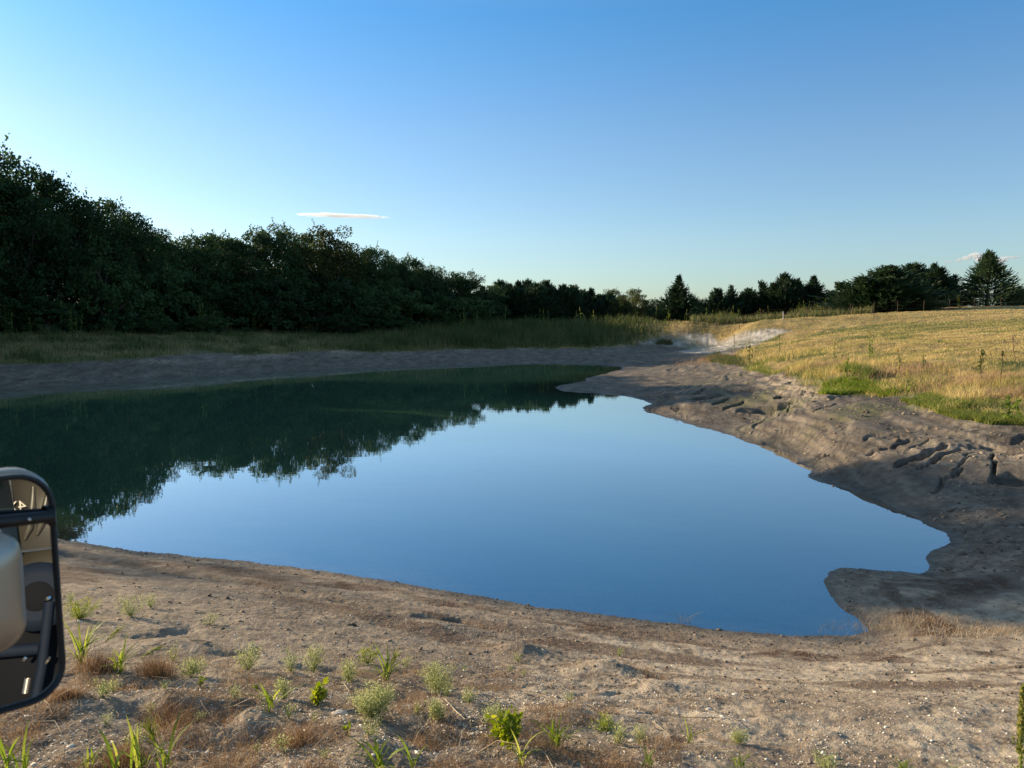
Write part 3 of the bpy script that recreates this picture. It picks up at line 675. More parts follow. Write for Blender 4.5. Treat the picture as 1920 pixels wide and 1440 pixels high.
# field
acc = Acc()
x, y = scatter(280000, 15, 100, 2, 46)
gr = sample(grass, x, y); k = (R.uniform(size=len(x)) < gr * .95); x, y = x[k], y[k]
edge = sample(GSD, x, y); gn = sample(green, x, y); r = np.hypot(x, y)
tall = smooth(6, 1.0, edge) * (r < 60); pt = fbm(x, y, 1.8, 3, 301)
tall = tall * smooth(-.5, .5, pt); bareish = (fbm(x, y, 2.4, 3, 305) > .42) & (edge < 9)
k = ~bareish | (R.uniform(size=len(x)) < .25); x, y, gn, r, tall = x[k], y[k], gn[k], r[k], tall[k]
n = len(x); h = R.uniform(.04, .10, n) + tall * R.uniform(.02, .34, n); h *= np.where(gn > .5, 1.15, 1)
w = np.maximum(.005, r * .00052) * R.uniform(.7, 1.4, n)
rnd = np.clip(.74 - .5 * gn * R.uniform(.3, 1.15, n) + R.normal(size=n) * .13, 0, 1)
p2 = fbm(x, y, 1.3, 4, 310); ez = smooth(14, 5, sample(GSD, x, y)); rnd = np.clip(rnd * (1 - ez) + ez * (.42 + .75 * p2 + R.normal(size=n) * .12), 0, 1); h *= 1 + ez * .9 * np.clip(p2, -.4, 1)
lean = R.normal(size=(n, 2)) * (h * .55)[:, None]
blades(acc, np.stack([x, y, gz(x, y) - .01], 1), h, w, lean, rnd)
tag(link("field_grass", acc.mesh("field_grass", M['grassblade'])), 'dry golden grass with green patches covering the field', 'grass', None, 'stuff')
# reddish seeding grass patches and bright green mats
acc = Acc()
for px, py, sx, sy, n in ((1820,722,.8,.45,900),(1700,698,1.0,.5,600),(1545,688,.9,.5,600),(1350,672,1.4,.9,1100),(1450,660,2.5,1.2,500),(1900,742,.6,.3,300)):
    c = ground_hit(px, py); x = c[0] + R.normal(size=n) * sx; y = c[1] + R.normal(size=n) * sy
    h = R.uniform(.15, .42, n); blades(acc, np.stack([x, y, gz(x, y)], 1), h, np.full(n, .010), R.normal(size=(n, 2)) * (h * .5)[:, None], R.uniform(size=n))
tag(link("seeding_grass", acc.mesh("seeding_grass", M['pinkgrass'])), 'reddish brown seeding grass in hazy patches among the greener weeds', 'grass', None, 'stuff')
acc = Acc()
def mat_patch(poly, n, h0, h1):
    P = np.array([ground_hit(*p) for p in poly]); lo_, hi_ = P.min(0), P.max(0)
    x = R.uniform(lo_[0], hi_[0], n * 3); y = R.uniform(lo_[1], hi_[1], n * 3); d = poly_sd(x, y, P) + .25 * fbm(x, y, .8, 2, 7); k = d < 0; x, y = x[k][:n], y[k][:n]
    m = len(x); h = R.uniform(h0, h1, m); blades(acc, np.stack([x, y, gz(x, y)], 1), h, R.uniform(.012, .022, m), R.normal(size=(m, 2)) * (h * .8)[:, None], np.clip(R.normal(.4, .25, m), 0, 1))
mat_patch([(1540,742),(1545,722),(1575,712),(1640,716),(1690,728),(1678,745),(1610,738),(1580,746)], 9000, .06, .22)
tag(link('bright_grass', acc.mesh('bright_grass', M['greenblade'])), 'bright green grass mat on the mud edge in front of the field', 'grass', None, 'stuff'); acc = Acc()
mat_patch([(1755,775),(1800,765),(1860,778),(1930,785),(1930,800),(1860,795),(1800,788)], 5000, .04, .20)
mat_patch([(1690,752),(1740,745),(1800,760),(1830,772),(1780,778),(1730,768)], 4000, .05, .2)
mat_patch([(1385,690),(1420,684),(1450,694),(1500,712),(1440,703)], 2500, .05, .2)
mat_patch([(1560,700),(1600,690),(1650,700),(1620,712)], 1500, .1, .3)
tag(link("edge_grass", acc.mesh("edge_grass", M['edge'])), 'yellow green grass fringe along the edge of the field', 'grass', None, 'stuff')
acc = Acc()
mat_patch([(1228,646),(1235,640),(1258,639),(1262,646)], 900, .15, .5); mat_patch([(1320,672),(1345,664),(1380,672),(1395,688),(1360,684)], 2600, .15, .45)
tag(link("shaded_grass", acc.mesh("shaded_grass", M['weed'])), 'low dark green grass on the shaded mud at the inlet', 'grass', None, 'stuff')
# far bank weeds
acc = Acc()
x, y = scatter(210000, 36, 104, -48, 16)
gr = sample(grass, x, y); k = (R.uniform(size=len(x)) < gr); x, y = x[k], y[k]; z = gz(x, y); px, py = project(x, y, z)
edge = sample(GSD, x, y)
clump = fbm(x, y, 3.0, 4, 401)
tallz = smooth(560, 900, px) * smooth(1270, 1150, px) * smooth(-1, 3.5, edge + clump) * (px < 1280)
dens = np.where(px < 600, .45 + .4 * smooth(-.1, .5, clump), .9) * np.where(px > 1230, .8, 1)
k = R.uniform(size=len(x)) < dens; x, y, z, px, edge, clump, tallz = [v[k] for v in (x, y, z, px, edge, clump, tallz)]
n = len(x); h = R.uniform(.10, .38, n) * (1 + 1.5 * smooth(.15, .7, clump)) * np.where(px > 1230, .7, 1) + tallz * R.uniform(.5, 1.25, n)
r = np.hypot(x, y)
rnd = np.clip(.66 - .36 * smooth(-.1, .5, clump) - .22 * tallz + R.normal(size=n) * .16 + .25 * (px > 1250), 0, 1)
blades(acc, np.stack([x, y, z - .02], 1), h, r * .0007 * R.uniform(.6, 1.5, n), R.normal(size=(n, 2)) * (h * .28)[:, None], rnd)
x, y = scatter(30000, 86, 104, 13, 25); z = gz(x, y); px, py = project(x, y, z); k = R.uniform(size=len(x)) < smooth(-.6, .4, fbm(x, y, 2.2, 3, 402)) * .5; x, y, z = x[k], y[k], z[k]; n = len(x)
h = R.uniform(.3, 1.1, n); blades(acc, np.stack([x, y, z - .02], 1), h, R.uniform(.04, .09, n), R.normal(size=(n, 2)) * (h * .25)[:, None], np.clip(R.normal(.5, .2, n), 0, 1))
tag(link("bank_weeds", acc.mesh("bank_weeds", M['weed'])), 'green and tan weeds covering the shaded far bank under the trees', 'weeds', None, 'stuff')

# ------------------------------------------------------------------ single tall weeds
def ribbon(acc, p0, dirh, L, w, arch, rnd, n=6, start_up=1.0):
    """an arching leaf blade; dirh horizontal angle"""
    pts = []; c = np.array(p0, float); el = start_up; st = L / n
    V = []; s = np.array([-math.sin(dirh), math.cos(dirh), 0])
    for i in range(n + 1):
        t = i / n; ww = w * (math.sin(math.pi * min(1, (t * .9 + .12))) ** .7) * (1 - t * .25) / 2 * (0 if i == n else 1)
        sag = np.array([0, 0, .25 * ww])
        V += [c - s * ww + sag, c + s * ww + sag]
        el -= arch / n * (1 + t)
        c = c + np.array([math.cos(dirh) * math.cos(el), math.sin(dirh) * math.cos(el), math.sin(el)]) * st
    Fc = [(2 * i, 2 * i + 1, 2 * i + 3, 2 * i + 2) for i in range(n)]
    acc.add(np.array(V), np.array(Fc), rnd)
def stalk_meshes(seed, h=1.6, nl=9, head=True, head_w=.06, lw=.045):
    r = np.random.default_rng(seed); st = Acc(); lf = Acc(); hd = Acc()
    top = np.array([r.normal() * .08, r.normal() * .08, h]); st.tube([(0, 0, -.05), top * .5 + r.normal(size=3) * .02, top], [.014, .011, .006], 5, .4)
    for i in range(nl):
        t = (i + .5) / nl * .85; ribbon(lf, top * t, r.uniform(0, 6.28), h * r.uniform(.22, .4), lw, r.uniform(1.2, 2.4), r.uniform(.1, .7), 6, r.uniform(.9, 1.3))
    if head:
        hd.tube([top - np.array([0, 0, .06 * h]), top + np.array([0, 0, .05 * h]), top + np.array([0, 0, .16 * h])], [head_w * .3, head_w * .45, head_w * .08], 6, .6)
        for k in range(150):
            t = r.uniform(0, 1); a = r.uniform(0, 6.28); c = top + np.array([math.cos(a), math.sin(a), 0]) * head_w * (1 - t * .8) * r.uniform(.2, 1) + np.array([0, 0, (t - .25) * h * .2])
            leaves(hd, c[None], np.array([[math.cos(a) * .3, math.sin(a) * .3, 1.]]), .035, np.array([r.uniform(.4, 1)]), .5, 2)
    return st, lf, hd
def weed_proto(name, args, mats):
    e = empty(name, (0, 0, -100)); st, lf, hd = stalk_meshes(*args)
    link("stem", st.mesh("stem", M[mats[0]]), e); link("leaves", lf.mesh("leaves", M[mats[1]]), e)
    if hd.V: link("seed_head", hd.mesh("seed_head", M[mats[2]]), e)
    return [e, args[1], False]
SW = [weed_proto("weed_stalk", (300 + i, 1.6, 9 + i % 3, i != 2, .04, .085), ('edge', 'edge', 'edge')) for i in range(4)]
LW = [weed_proto("weed_stalk", (320 + i, 1.6, 11, True, .05, .06), ('edge', 'edge', 'edge')) for i in range(2)]
def put(P, x, y, z, h, label, cat, group=None, rz=None):
    e, hh, used = P
    if used: e = copy_tree(e)
    P[2] = True
    s = h / hh; e.location = (x, y, z); e.scale = (s, s, s); e.rotation_euler = (random.uniform(-.06, .06), random.uniform(-.06, .06), random.uniform(0, 6.28) if rz is None else rz)
    tag(e, label, cat, group); return e
for i in range(78):
    px = random.uniform(0, 900) if i < 56 else random.uniform(860, 1300)
    Yc = np.interp(px, (0, 450, 750, 1100, 1300), (55, 71, 82, 90, 92)) + random.uniform(-1.5, 2.5)
    X = (px - 960) / F * Yc; z = float(gz(X, Yc))
    put(SW[i % 4], X, Yc, z, random.uniform(1.2, 2.3), 'tall shaded weed stalk with a seed head against the dark tree line', 'weed', 'tall weed stalks in front of the tree line')
for i in range(70):
    px = random.uniform(1310, 1600) if i < 58 else random.uniform(1725, 1800)
    Yc = random.uniform(88, 98) if i < 58 else random.uniform(92, 96)
    X = (px - 960) / F * Yc; z = float(gz(X, Yc))
    put(LW[i % 2], X, Yc, z, random.uniform(.8, 1.7), 'sunlit green weed stalk standing before the cedars beyond the fence', 'weed', 'sunlit weed stalks in front of the cedars')
# named single weeds in the field
def field_weed(px, py, hpx, args, mats, label, name="weed_stalk"):
    x, y, z = place(px, py); h = hpx / F * y
    P = weed_proto(name, (args[0], h) + args[1:], mats); put(P, x, y, z, h, label, 'weed')
field_weed(1404, 690, 48, (401, 12, False, .06, .12), ('weed','weed','weed'), 'tall dark green corn-like stalk at the point where mud meets the field', 'corn_stalk')
field_weed(1377, 655, 26, (402, 6, True, .06, .07), ('weed','weed','weed'), 'slim dark weed with seed head beside the pale chalk slope')
field_weed(1462, 665, 34, (403, 6, True, .05, .05), ('weed','weed','weed'), 'thin brown weed standing at the left end of the field')
field_weed(1588, 705, 40, (404, 12, False, .06, .10), ('greenblade',)*3, 'broad-leaved green weed just above the bright green mat', 'corn_stalk')
field_weed(1568, 678, 32, (405, 7, True, .05, .06), ('greenblade','grassblade','grassblade'), 'pale green weed up the slope from the bright green mat')
field_weed(1632, 672, 46, (406, 12, True, .05, .09), ('greenblade','greenblade','grassblade'), 'tall leafy green weed in the middle of the field edge', 'corn_stalk')
field_weed(1680, 735, 44, (407, 10, True, .05, .08), ('grassblade','grassblade','grassblade'), 'dry pale corn-like weed at the right end of the bright green mat', 'corn_stalk')
field_weed(1702, 748, 52, (408, 10, True, .05, .07), ('grassblade','greenblade','grassblade'), 'tall half-dry weed leaning over the mud edge', 'corn_stalk')
field_weed(1838, 702, 52, (409, 26, False, .05, .06), ('weed','weed','weed'), 'dense dark green bunch of upright leaves in the field at right', 'grass_clump')
field_weed(1875, 712, 46, (410, 8, True, .05, .06), ('weed','weed','weed'), 'bare forked weed right of the dense dark green bunch')
field_weed(1890, 790, 58, (411, 14, False, .05, .12), ('greenblade','greenblade','greenblade'), 'bright corn-like plant at the field edge near the right side', 'corn_stalk')
field_weed(1912, 785, 50, (412, 12, False, .05, .11), ('greenblade','greenblade','greenblade'), 'corn-like plant cut by the right edge of the picture', 'corn_stalk')
field_weed(1730, 690, 30, (413, 8, False, .05, .07), ('greenblade','weed','weed'), 'low green weed among the reddish grass')
field_weed(1690, 690, 32, (414, 8, True, .05, .06), ('greenblade','weed','grassblade'), 'green weed between two reddish grass patches')
field_weed(1905, 680, 40, (415, 5, True, .05, .05), ('dry','dry','dry'), 'dry brown reed sticking up in the field at right')

# ------------------------------------------------------------------ fence
def fence():
    e = empty("wire_fence", (0, 0, 0)); tag(e, 'thin wire fence on steel posts crossing the field before the cedars', 'fence')
    pp = [(1345,606,81),(1385,604,79),(1425,603,77.5),(1467,602,76.5),(1509,600,76),(1552,598,76),(1592,595,76.5),(1636,592,77),(1680,589,78),(1728,586,79),(1776,584,79.5),(1822,582,79),(1872,580,78.5),(1925,579,78),(1985,577,77),(2060,575,76)]
    tops = []
    for i, (px, py, Y) in enumerate(pp):
        X = (px - 960) / F * Y; z = float(gz(X, Y)); a = Acc(); h = .8 if i == 3 else 1.15
        white = i == 3
        r_ = .05 if white else .022
        ln = random.uniform(-.05, .05)
        a.tube([(X, Y, z - .3), (X + ln * .5, Y, z + h * .5), (X + ln, Y, z + h)], [r_] * 3, 6)
        a.tube([(X + ln, Y, z + h - .001), (X + ln, Y, z + h + .012)], [r_, .002], 6)
        o = link("post", a.mesh("post", M['stone'] if white else M['metal_rust']), e)
        if white: o['label'] = 'thicker white painted post'
        tops.append((X + ln, Y, z))
    for hgt in (.35, .7, 1.05):
        a = Acc()
        a.tube([(x_, y_ - .04, z_ + hgt) for x_, y_, z_ in tops], [.006] * len(tops), 4)
        link("wire", a.mesh("wire", M['metal_rust']), e)
fence()
# ------------------------------------------------------------------ small stones, straw and clods
def pebbles(name, x, y, s, mat, flat, label, cat, sink=.2):
    n = len(x); z = gz(x, y)
    base = np.array([[1, 0, 0], [.3, .9, 0], [-.8, .5, 0], [-.7, -.6, 0], [.4, -.9, 0], [0, .1, 1], [.1, 0, -1]], float)
    Ft = np.array([(0, 1, 5), (1, 2, 5), (2, 3, 5), (3, 4, 5), (4, 0, 5), (1, 0, 6), (2, 1, 6), (3, 2, 6), (4, 3, 6), (0, 4, 6)])
    V = base[None] * (1 + .35 * R.normal(size=(n, 7, 1)).clip(-1.5, 1.5)); V[:, :, 2] *= flat
    V[:, :, 0] *= R.uniform(.8, 1.7, (n, 1))
    a = R.uniform(0, 2 * math.pi, n); ca, sa = np.cos(a)[:, None], np.sin(a)[:, None]
    tx = R.normal(size=(n, 1)) * .45
    X = V[:, :, 0] * ca - V[:, :, 1] * sa; Y = V[:, :, 0] * sa + V[:, :, 1] * ca; Z = V[:, :, 2] + tx * X
    P = np.stack([X, Y, Z], 2) * s[:, None, None] + np.stack([x, y, z + s * flat * (.5 - sink)], 1)[:, None, :]
    i = np.arange(n)[:, None, None] * 7
    me = mesh_np(name, P.reshape(-1, 3), (Ft[None] + i).reshape(-1, 3), mat, dict(rnd=np.repeat(R.uniform(size=n), 7)))
    o = link(name, me); tag(o, label, cat, None, 'stuff')
def rnd_mat(name, stops, rough=.9):
    m, N, L, B = newmat(name); t = NT(m); L.new(t.ramp(t.attr("rnd"), stops), B.inputs["Base Color"]); B.inputs["Roughness"].default_value = rough; B.inputs["Specular IOR Level"].default_value = .2
    return m
M['grit'] = rnd_mat("shell_grit", [(0, (.20, .155, .115)), (.35, (.36, .30, .23)), (.7, (.60, .55, .46)), (1, (.78, .74, .65))])
M['clod'] = rnd_mat("mud_clods", [(0, (.10, .075, .055)), (.6, (.22, .17, .125)), (1, (.34, .27, .20))])
x, y = scatter(120000, 2.8, 9.5, -40, 40)
d = sample(SD, x, y); px, py = project(x, y, gz(x, y)); cl = fbm(x, y, .5, 3, 501)
pr = smooth(.3, 1.2, d) * (.18 + .82 * smooth(-.1, .6, cl)) * (.25 + .75 * smooth(1210, 1360, py)) * (.4 + .6 * smooth(1500, 600, px)); k = R.uniform(size=len(x)) < pr; x, y = x[k], y[k]
pebbles("shell_gravel", x, y, np.exp(R.normal(-5.5, .5, len(x))).clip(.0018, .015), M['grit'], .45, 'pale shell and chalk grit scattered over the near bank', 'gravel')
x, y = scatter(26000, 5, 17, -40, 42)
d = sample(SD, x, y); k = (d > .0) & (R.uniform(size=len(x)) < .25 + .75 * smooth(.9, .1, d)) & (sample(H, x, y) < .9); x, y = x[k], y[k]
pebbles("mud_crumbs", x, y, np.exp(R.normal(-4.9, .5, len(x))).clip(.003, .03), M['clod'], .55, 'crumbs of dried mud along the water edge and the right bank', 'gravel')
x, y = scatter(9000, 12, 40, 8, 45); k = (sample(grass, x, y) < .3) & (sample(SD, x, y) > .2) & (fbm(x, y, 2, 3, 77) > -.1); x, y = x[k], y[k]
pebbles("bank_clods", x, y, np.exp(R.normal(-3.7, .5, len(x))).clip(.01, .09), M['clod'], .5, 'clods of earth on the right bank', 'gravel', .5)
# dry brown wisps
acc = Acc()
x, y = scatter(100000, 2.8, 7.5, -40, 14); px, py = project(x, y, gz(x, y)); cl = fbm(x, y, .45, 4, 511)
pr = smooth(.0, .45, cl + .25 * smooth(1290, 1400, py) - .25 * smooth(600, 1200, px)) * smooth(1200, 1290, py); k = R.uniform(size=len(x)) < pr * .8; x, y = x[k], y[k]
n = len(x); h = R.uniform(.015, .075, n) * (1 + .7 * (fbm(x, y, .3, 2, 512) > .45)); blades(acc, np.stack([x, y, gz(x, y) - .004], 1), h, R.uniform(.0015, .003, n), R.normal(size=(n, 2)) * (h * .9)[:, None], np.clip(R.beta(1.6, 3, n), 0, 1))
tag(link("dry_wisps", acc.mesh("dry_wisps", M['dry'])), 'short reddish brown dead grass wisps on the near bank at left', 'dry grass', None, 'stuff')
acc = Acc()
x, y = scatter(3200, 2.9, 7.5, -38, 20); px, py = project(x, y, gz(x, y)); k = R.uniform(size=len(x)) < smooth(1150, 1320, py) * np.where(px < 1150, .5, .12); x, y = x[k], y[k]
for X, Y in zip(x, y):
    L_ = random.choice([.06, .1, .14, .2, .3]) * random.uniform(.7, 1.2); a = random.uniform(0, 6.28); z = float(gz(X, Y)); ex = X + math.cos(a) * L_; ey = Y + math.sin(a) * L_; ez = float(gz(ex, ey)); li = random.choice([0, .01, .02, .12]) * L_ * 4
    w = random.uniform(.0010, .0022); mx_ = ((X + ex) / 2 + random.gauss(0, .12) * L_, (Y + ey) / 2 + random.gauss(0, .12) * L_, (z + ez) / 2 + li * .6 + .008)
    acc.tube([(X, Y, z + .003), mx_, (ex, ey, ez + li + .004)], [w, w, w * .4], 4, random.uniform(.55, 1))
tag(link("straw", acc.mesh("straw", M['dry'])), 'pale dead straw and stems lying over the near bank', 'straw', None, 'stuff')

# ------------------------------------------------------------------ single plants on the near bank
def grass_plant(px, py, hpx, wpx, nb, label, seed, mat='greenblade', lean=0., plume=False, lw=.016, name="grass_plant", base_dry=True):
    x, y, z = place(px, py); sc = y / F; h = hpx * sc * 1.12; w = wpx * sc * 1.15; lw = lw * .82; r = np.random.default_rng(seed)
    e = empty(name, (x, y, z)); lf = Acc(); tag(e, label, 'plant')
    for i in range(nb):
        a = r.uniform(0, 6.28); L_ = h * r.uniform(.5, 1.12); sp = r.uniform(.15, 1.)
        su = math.pi / 2 - sp * min(1.1, w / h * .75)
        ribbon(lf, (r.normal() * .012, r.normal() * .012, h * r.uniform(0, .25)), a, L_, lw * r.uniform(.7, 1.3), r.uniform(.2, 1.1), r.uniform(.1, 1), 7, su)
    link("leaves", lf.mesh("leaves", M[mat]), e)
    st = Acc()
    for i in range(max(2, nb // 4)): st.tube([(0, 0, -.01), (r.normal() * .02, r.normal() * .02, h * .3), (r.normal() * .04 + lean * h * .3, r.normal() * .04, h * .6)], [.004, .003, .0015], 4, .6)
    link("stem", st.mesh("stem", M[mat]), e)
    if base_dry:
        d = Acc()
        for i in range(nb): ribbon(d, (0, 0, .005), r.uniform(0, 6.28), h * r.uniform(.15, .4), .006, r.uniform(.3, 1.4), r.uniform(0, .8), 4, r.uniform(.1, .8))
        link("dead_leaves", d.mesh("dead_leaves", M['dry']), e)
    if plume:
        p = Acc(); top = np.array([lean * h, 0, h * .7])
        st2 = Acc(); st2.tube([(0, 0, 0), top * .6, top], [.003, .002, .001], 4, .5)
        for i in range(46):
            t = r.uniform(0, 1); c = top * (.62 + .38 * t); dd = unit(np.array([lean * 1.2 + r.normal() * .28, r.normal() * .28, .8])); L_ = h * r.uniform(.15, .38)
            p.tube([c, c + dd * L_ * .6, c + dd * L_ + np.array([.02 * lean, 0, -.01])], [.0012, .0011, .0004], 3, r.uniform(.5, 1))
        link("seed_plume", p.mesh("seed_plume", M['yherb']), e)
    return e
def herb(px, py, hpx, wpx, label, seed, mat='herb', dens=1.0, leaf=.010, name="herb_plant"):
    x, y, z = place(px, py); sc = y / F; h = hpx * sc * 1.12; w = wpx * sc * 1.1; r = np.random.default_rng(seed)
    e = empty(name, (x, y, z)); tag(e, label, 'plant'); st = Acc(); lf = Acc()
    nb = int(26 * dens)
    for i in range(nb):
        a = r.uniform(0, 6.28); sp = r.uniform(.05, 1) ** .7; L_ = h * r.uniform(.7, 1.1) * (1 - .25 * sp)
        d = np.array([math.cos(a) * sp * w / 2, math.sin(a) * sp * w / 2, L_]); b0 = np.zeros(3); m_ = d * .5 + r.normal(size=3) * .01 + np.array([0, 0, -.08 * h * sp]); tip = d
        st.tube([b0, m_, tip], [.0022, .0016, .0006], 4, .6)
        k = int(34 * dens)
        T = r.uniform(.25, 1.0, k)[:, None]; P = b0 + (m_ - b0) * np.minimum(T * 2, 1) + (tip - m_) * np.maximum(T * 2 - 1, 0) + r.normal(size=(k, 3)) * np.array([1, 1, .7]) * (.010 + .07 * h * (1.2 - T))
        P[:, 2] = np.maximum(P[:, 2], .004)
        o = unit(P - np.array([0, 0, h * .3]))
        leaves(lf, P, o + np.array([0, 0, .5]), leaf, np.clip(.25 + .5 * T[:, 0] + r.normal(size=k) * .15, 0, 1), .5, 1)
    link("stems", st.mesh("stems", M[mat]), e); link("foliage", lf.mesh("foliage", M[mat]), e)
    return e
grass_plant(152, 1248, 84, 85, 26, 'big bright grass plant close beside the truck mirror', 11, plume=True, lean=.75, lw=.013)
grass_plant(222, 1268, 62, 60, 14, 'upright green grass plant with a bent pale stalk right of the biggest one', 12, lean=1.0, plume=True, lw=.014)
grass_plant(508, 1346, 62, 62, 10, 'small bright yellow-green grass plant of few broad blades left of the white stone', 13, lw=.016)
grass_plant(725, 1278, 62, 62, 30, 'bushy blue-green grass plant with a yellow plume behind the grey-green herbs', 14, plume=True, lean=.25, lw=.012)
grass_plant(1043, 1396, 70, 44, 22, 'tall bright grass plant right of the leafy yellow plant', 15, lw=.013)
grass_plant(975, 1440, 70, 22, 7, 'narrow bright grass shoot cut by the bottom edge below the leafy yellow plant', 16, lw=.014)
grass_plant(715, 1462, 100, 90, 14, 'bright broad grass blades rising from the bottom edge, left of centre', 17, lw=.018)
grass_plant(775, 1455, 66, 26, 4, 'single pair of bright blades at the bottom edge right of the broad grass blades', 18, lw=.016)
grass_plant(15, 1462, 100, 44, 6, 'long bright grass blades in the bottom left corner', 19, lw=.015)
grass_plant(45, 1458, 92, 30, 4, 'upright grass blade beside the bottom left corner blades', 20, lw=.012)
grass_plant(215, 1462, 88, 40, 6, 'upright bright blades at the bottom edge below the mirror', 21, lw=.014)
grass_plant(262, 1462, 92, 40, 8, 'bright spiky grass shoots at the bottom edge right of the upright blades', 22, lw=.014)
grass_plant(310, 1462, 116, 70, 9, 'taller forked grass plant at the bottom edge with a leaning stalk', 23, plume=True, lean=-.2, lw=.011)
grass_plant(168, 1452, 50, 30, 5, 'short grass shoot at the bottom edge, lowest of the left group', 24, lw=.010)
grass_plant(1216, 1446, 42, 50, 8, 'grass tuft at the bottom edge right of centre', 25, lw=.008)
grass_plant(1288, 1392, 40, 14, 4, 'thin lone grass shoot on the pebbly slope', 26, lw=.007)
grass_plant(1390, 1448, 38, 90, 16, 'low wide grass tuft at the bottom edge', 27, lw=.007)
grass_plant(1690, 1452, 46, 80, 16, 'yellowish grass tuft at the bottom edge, right part', 28, lw=.007)
grass_plant(1555, 1452, 40, 60, 14, 'small pale tuft at the bottom edge left of the yellowish tuft', 29, mat='herb', lw=.005)
grass_plant(1780, 1446, 30, 40, 6, 'tiny pale tuft near the bottom right corner', 30, mat='herb', lw=.004)
grass_plant(372, 1260, 16, 24, 5, 'tiny drooping grass sprout between the herbs at left', 31, lw=.006)
herb(246, 1158, 42, 62, 'rounded pale herb alone on the bare slope near the mirror', 41)
herb(282, 1142, 24, 26, 'small sprig just right of the rounded pale herb', 42, dens=.6)
herb(150, 1160, 36, 74, 'low yellow-green cushion beside the edge of the mirror', 43, mat='yherb', dens=1.3)
herb(132, 1130, 22, 24, 'small grey sprig above the yellow-green cushion', 44, dens=.5)
herb(465, 1258, 52, 50, 'pale green herb with a thin tall stalk, upper row left', 45)
herb(358, 1268, 34, 56, 'pale green herb in the reddish dead grass', 46)
herb(392, 1170, 22, 34, 'tiny herb next to the pale stick', 47, dens=.5)
herb(545, 1262, 38, 30, 'sparse pale herb, second in the upper row', 48, dens=.6)
herb(588, 1262, 54, 44, 'tall thin herb in the middle of the upper row', 49, dens=.9)
herb(655, 1284, 46, 36, 'airy green herb left of the blue-green grass plant', 50, dens=.9)
herb(690, 1248, 34, 44, 'yellow-green herb behind the blue-green grass plant', 51, mat='yherb', dens=.8)
herb(822, 1306, 56, 72, 'round grey-green bush on its own right of the blue-green grass plant', 52, dens=1.5)
herb(698, 1352, 62, 92, 'widest grey-green bush, just right of the white stone', 53, dens=2.0)
herb(818, 1354, 38, 30, 'small grey-green herb below the round bush', 54)
herb(533, 1316, 40, 34, 'faint grey herb above the few-bladed grass plant', 55, dens=.8)
herb(880, 1330, 26, 40, 'thin sprawling herb at the pit right of the round bush', 56, dens=.5)
herb(925, 1360, 40, 50, 'grey-green herb behind the leafy yellow plant', 57, dens=.9)
herb(1385, 1396, 26, 34, 'little green herb alone on the pebbly slope', 58, dens=.7)
herb(1160, 1400, 34, 34, 'small green herb in the shade of the last pit', 59, dens=.6)
herb(1135, 1372, 20, 70, 'low creeping yellow-green plant right of the tall grass plant', 60, mat='yherb', dens=.7)
herb(1200, 1395, 36, 30, 'grey-green herb at the right end of the last pit', 63, dens=.6)
herb(440, 1320, 26, 26, 'very small herb right of the reddish dead grass', 64, dens=.4)
herb(1545, 1440, 30, 44, 'pale feathery herb at the bottom edge', 61, dens=.6)
herb(325, 1242, 30, 22, 'thin pale sprig left of the herb in the dead grass', 62, dens=.4)
rs = np.random.default_rng(77)
sp0 = [herb(900, 1300, 24, 22, 'tiny pale sprig dotted over the near bank', 90 + i, dens=.35) for i in range(3)]
for i in range(34):
    px, py = rs.uniform(125, 1180), rs.uniform(1225, 1435)
    if rs.uniform() < .3: px = rs.uniform(125, 600)
    x, y, z = place(px, py); e = sp0[i] if i < 3 else copy_tree(sp0[i % 3]); e.location = (x, y, z); q = rs.uniform(.5, 1.1); e.scale = (q, q, q); e.rotation_euler = (0, 0, rs.uniform(0, 6.28))
    tag(e, 'tiny pale sprig dotted over the near bank', 'plant', 'tiny sprigs on the near bank')
def leafy(px, py, hpx, wpx, label, seed, n=150, ls=.03):
    x, y, z = place(px, py); sc = y / F; h = hpx * sc; w = wpx * sc; r = np.random.default_rng(seed)
    e = empty("leafy_plant", (x, y, z)); tag(e, label, 'plant'); st = Acc(); lf = Acc()
    for i in range(9):
        a = r.uniform(0, 6.28); q = r.uniform(.2, 1); tip = np.array([math.cos(a) * w * .5 * q, math.sin(a) * w * .5 * q, h * r.uniform(.6, 1)])
        st.tube([(0, 0, 0), tip * .5 + np.array([0, 0, .05 * h]), tip], [.003, .002, .001], 4, .3)
        k = n // 9; T = r.uniform(.3, 1, k)[:, None]; P = tip * T + r.normal(size=(k, 3)) * w * .07
        leaves(lf, P, np.repeat(np.array([[r.normal() * .5, r.normal() * .5, -.2]]), k, 0) + unit(P), ls, np.clip(r.normal(.55, .25, k), 0, 1), .55, .9)
    link("stems", st.mesh("stems", M['yherb']), e); link("leaves", lf.mesh("leaves", M['yherb']), e)
leafy(955, 1408, 74, 62, 'bushy yellow-green broad-leaved plant near the bottom centre', 71, 300, .036)
leafy(932, 1388, 34, 26, 'small leafy sprig attached left of the bushy yellow-green plant', 72, 60, .032)
leafy(596, 1326, 42, 34, 'dark green drooping-leaved plant right of the few-bladed grass plant', 73, 90, .040)
leafy(650, 1398, 26, 18, 'tiny leafy seedling below the white stone', 74, 26, .022)
leafy(376, 1288, 20, 22, 'tiny bright leafy seedling under the herb in the dead grass', 75, 22, .020)
leafy(482, 1296, 16, 16, 'tiny leafy sprout between the herbs and the few-bladed grass plant', 76, 16, .018)
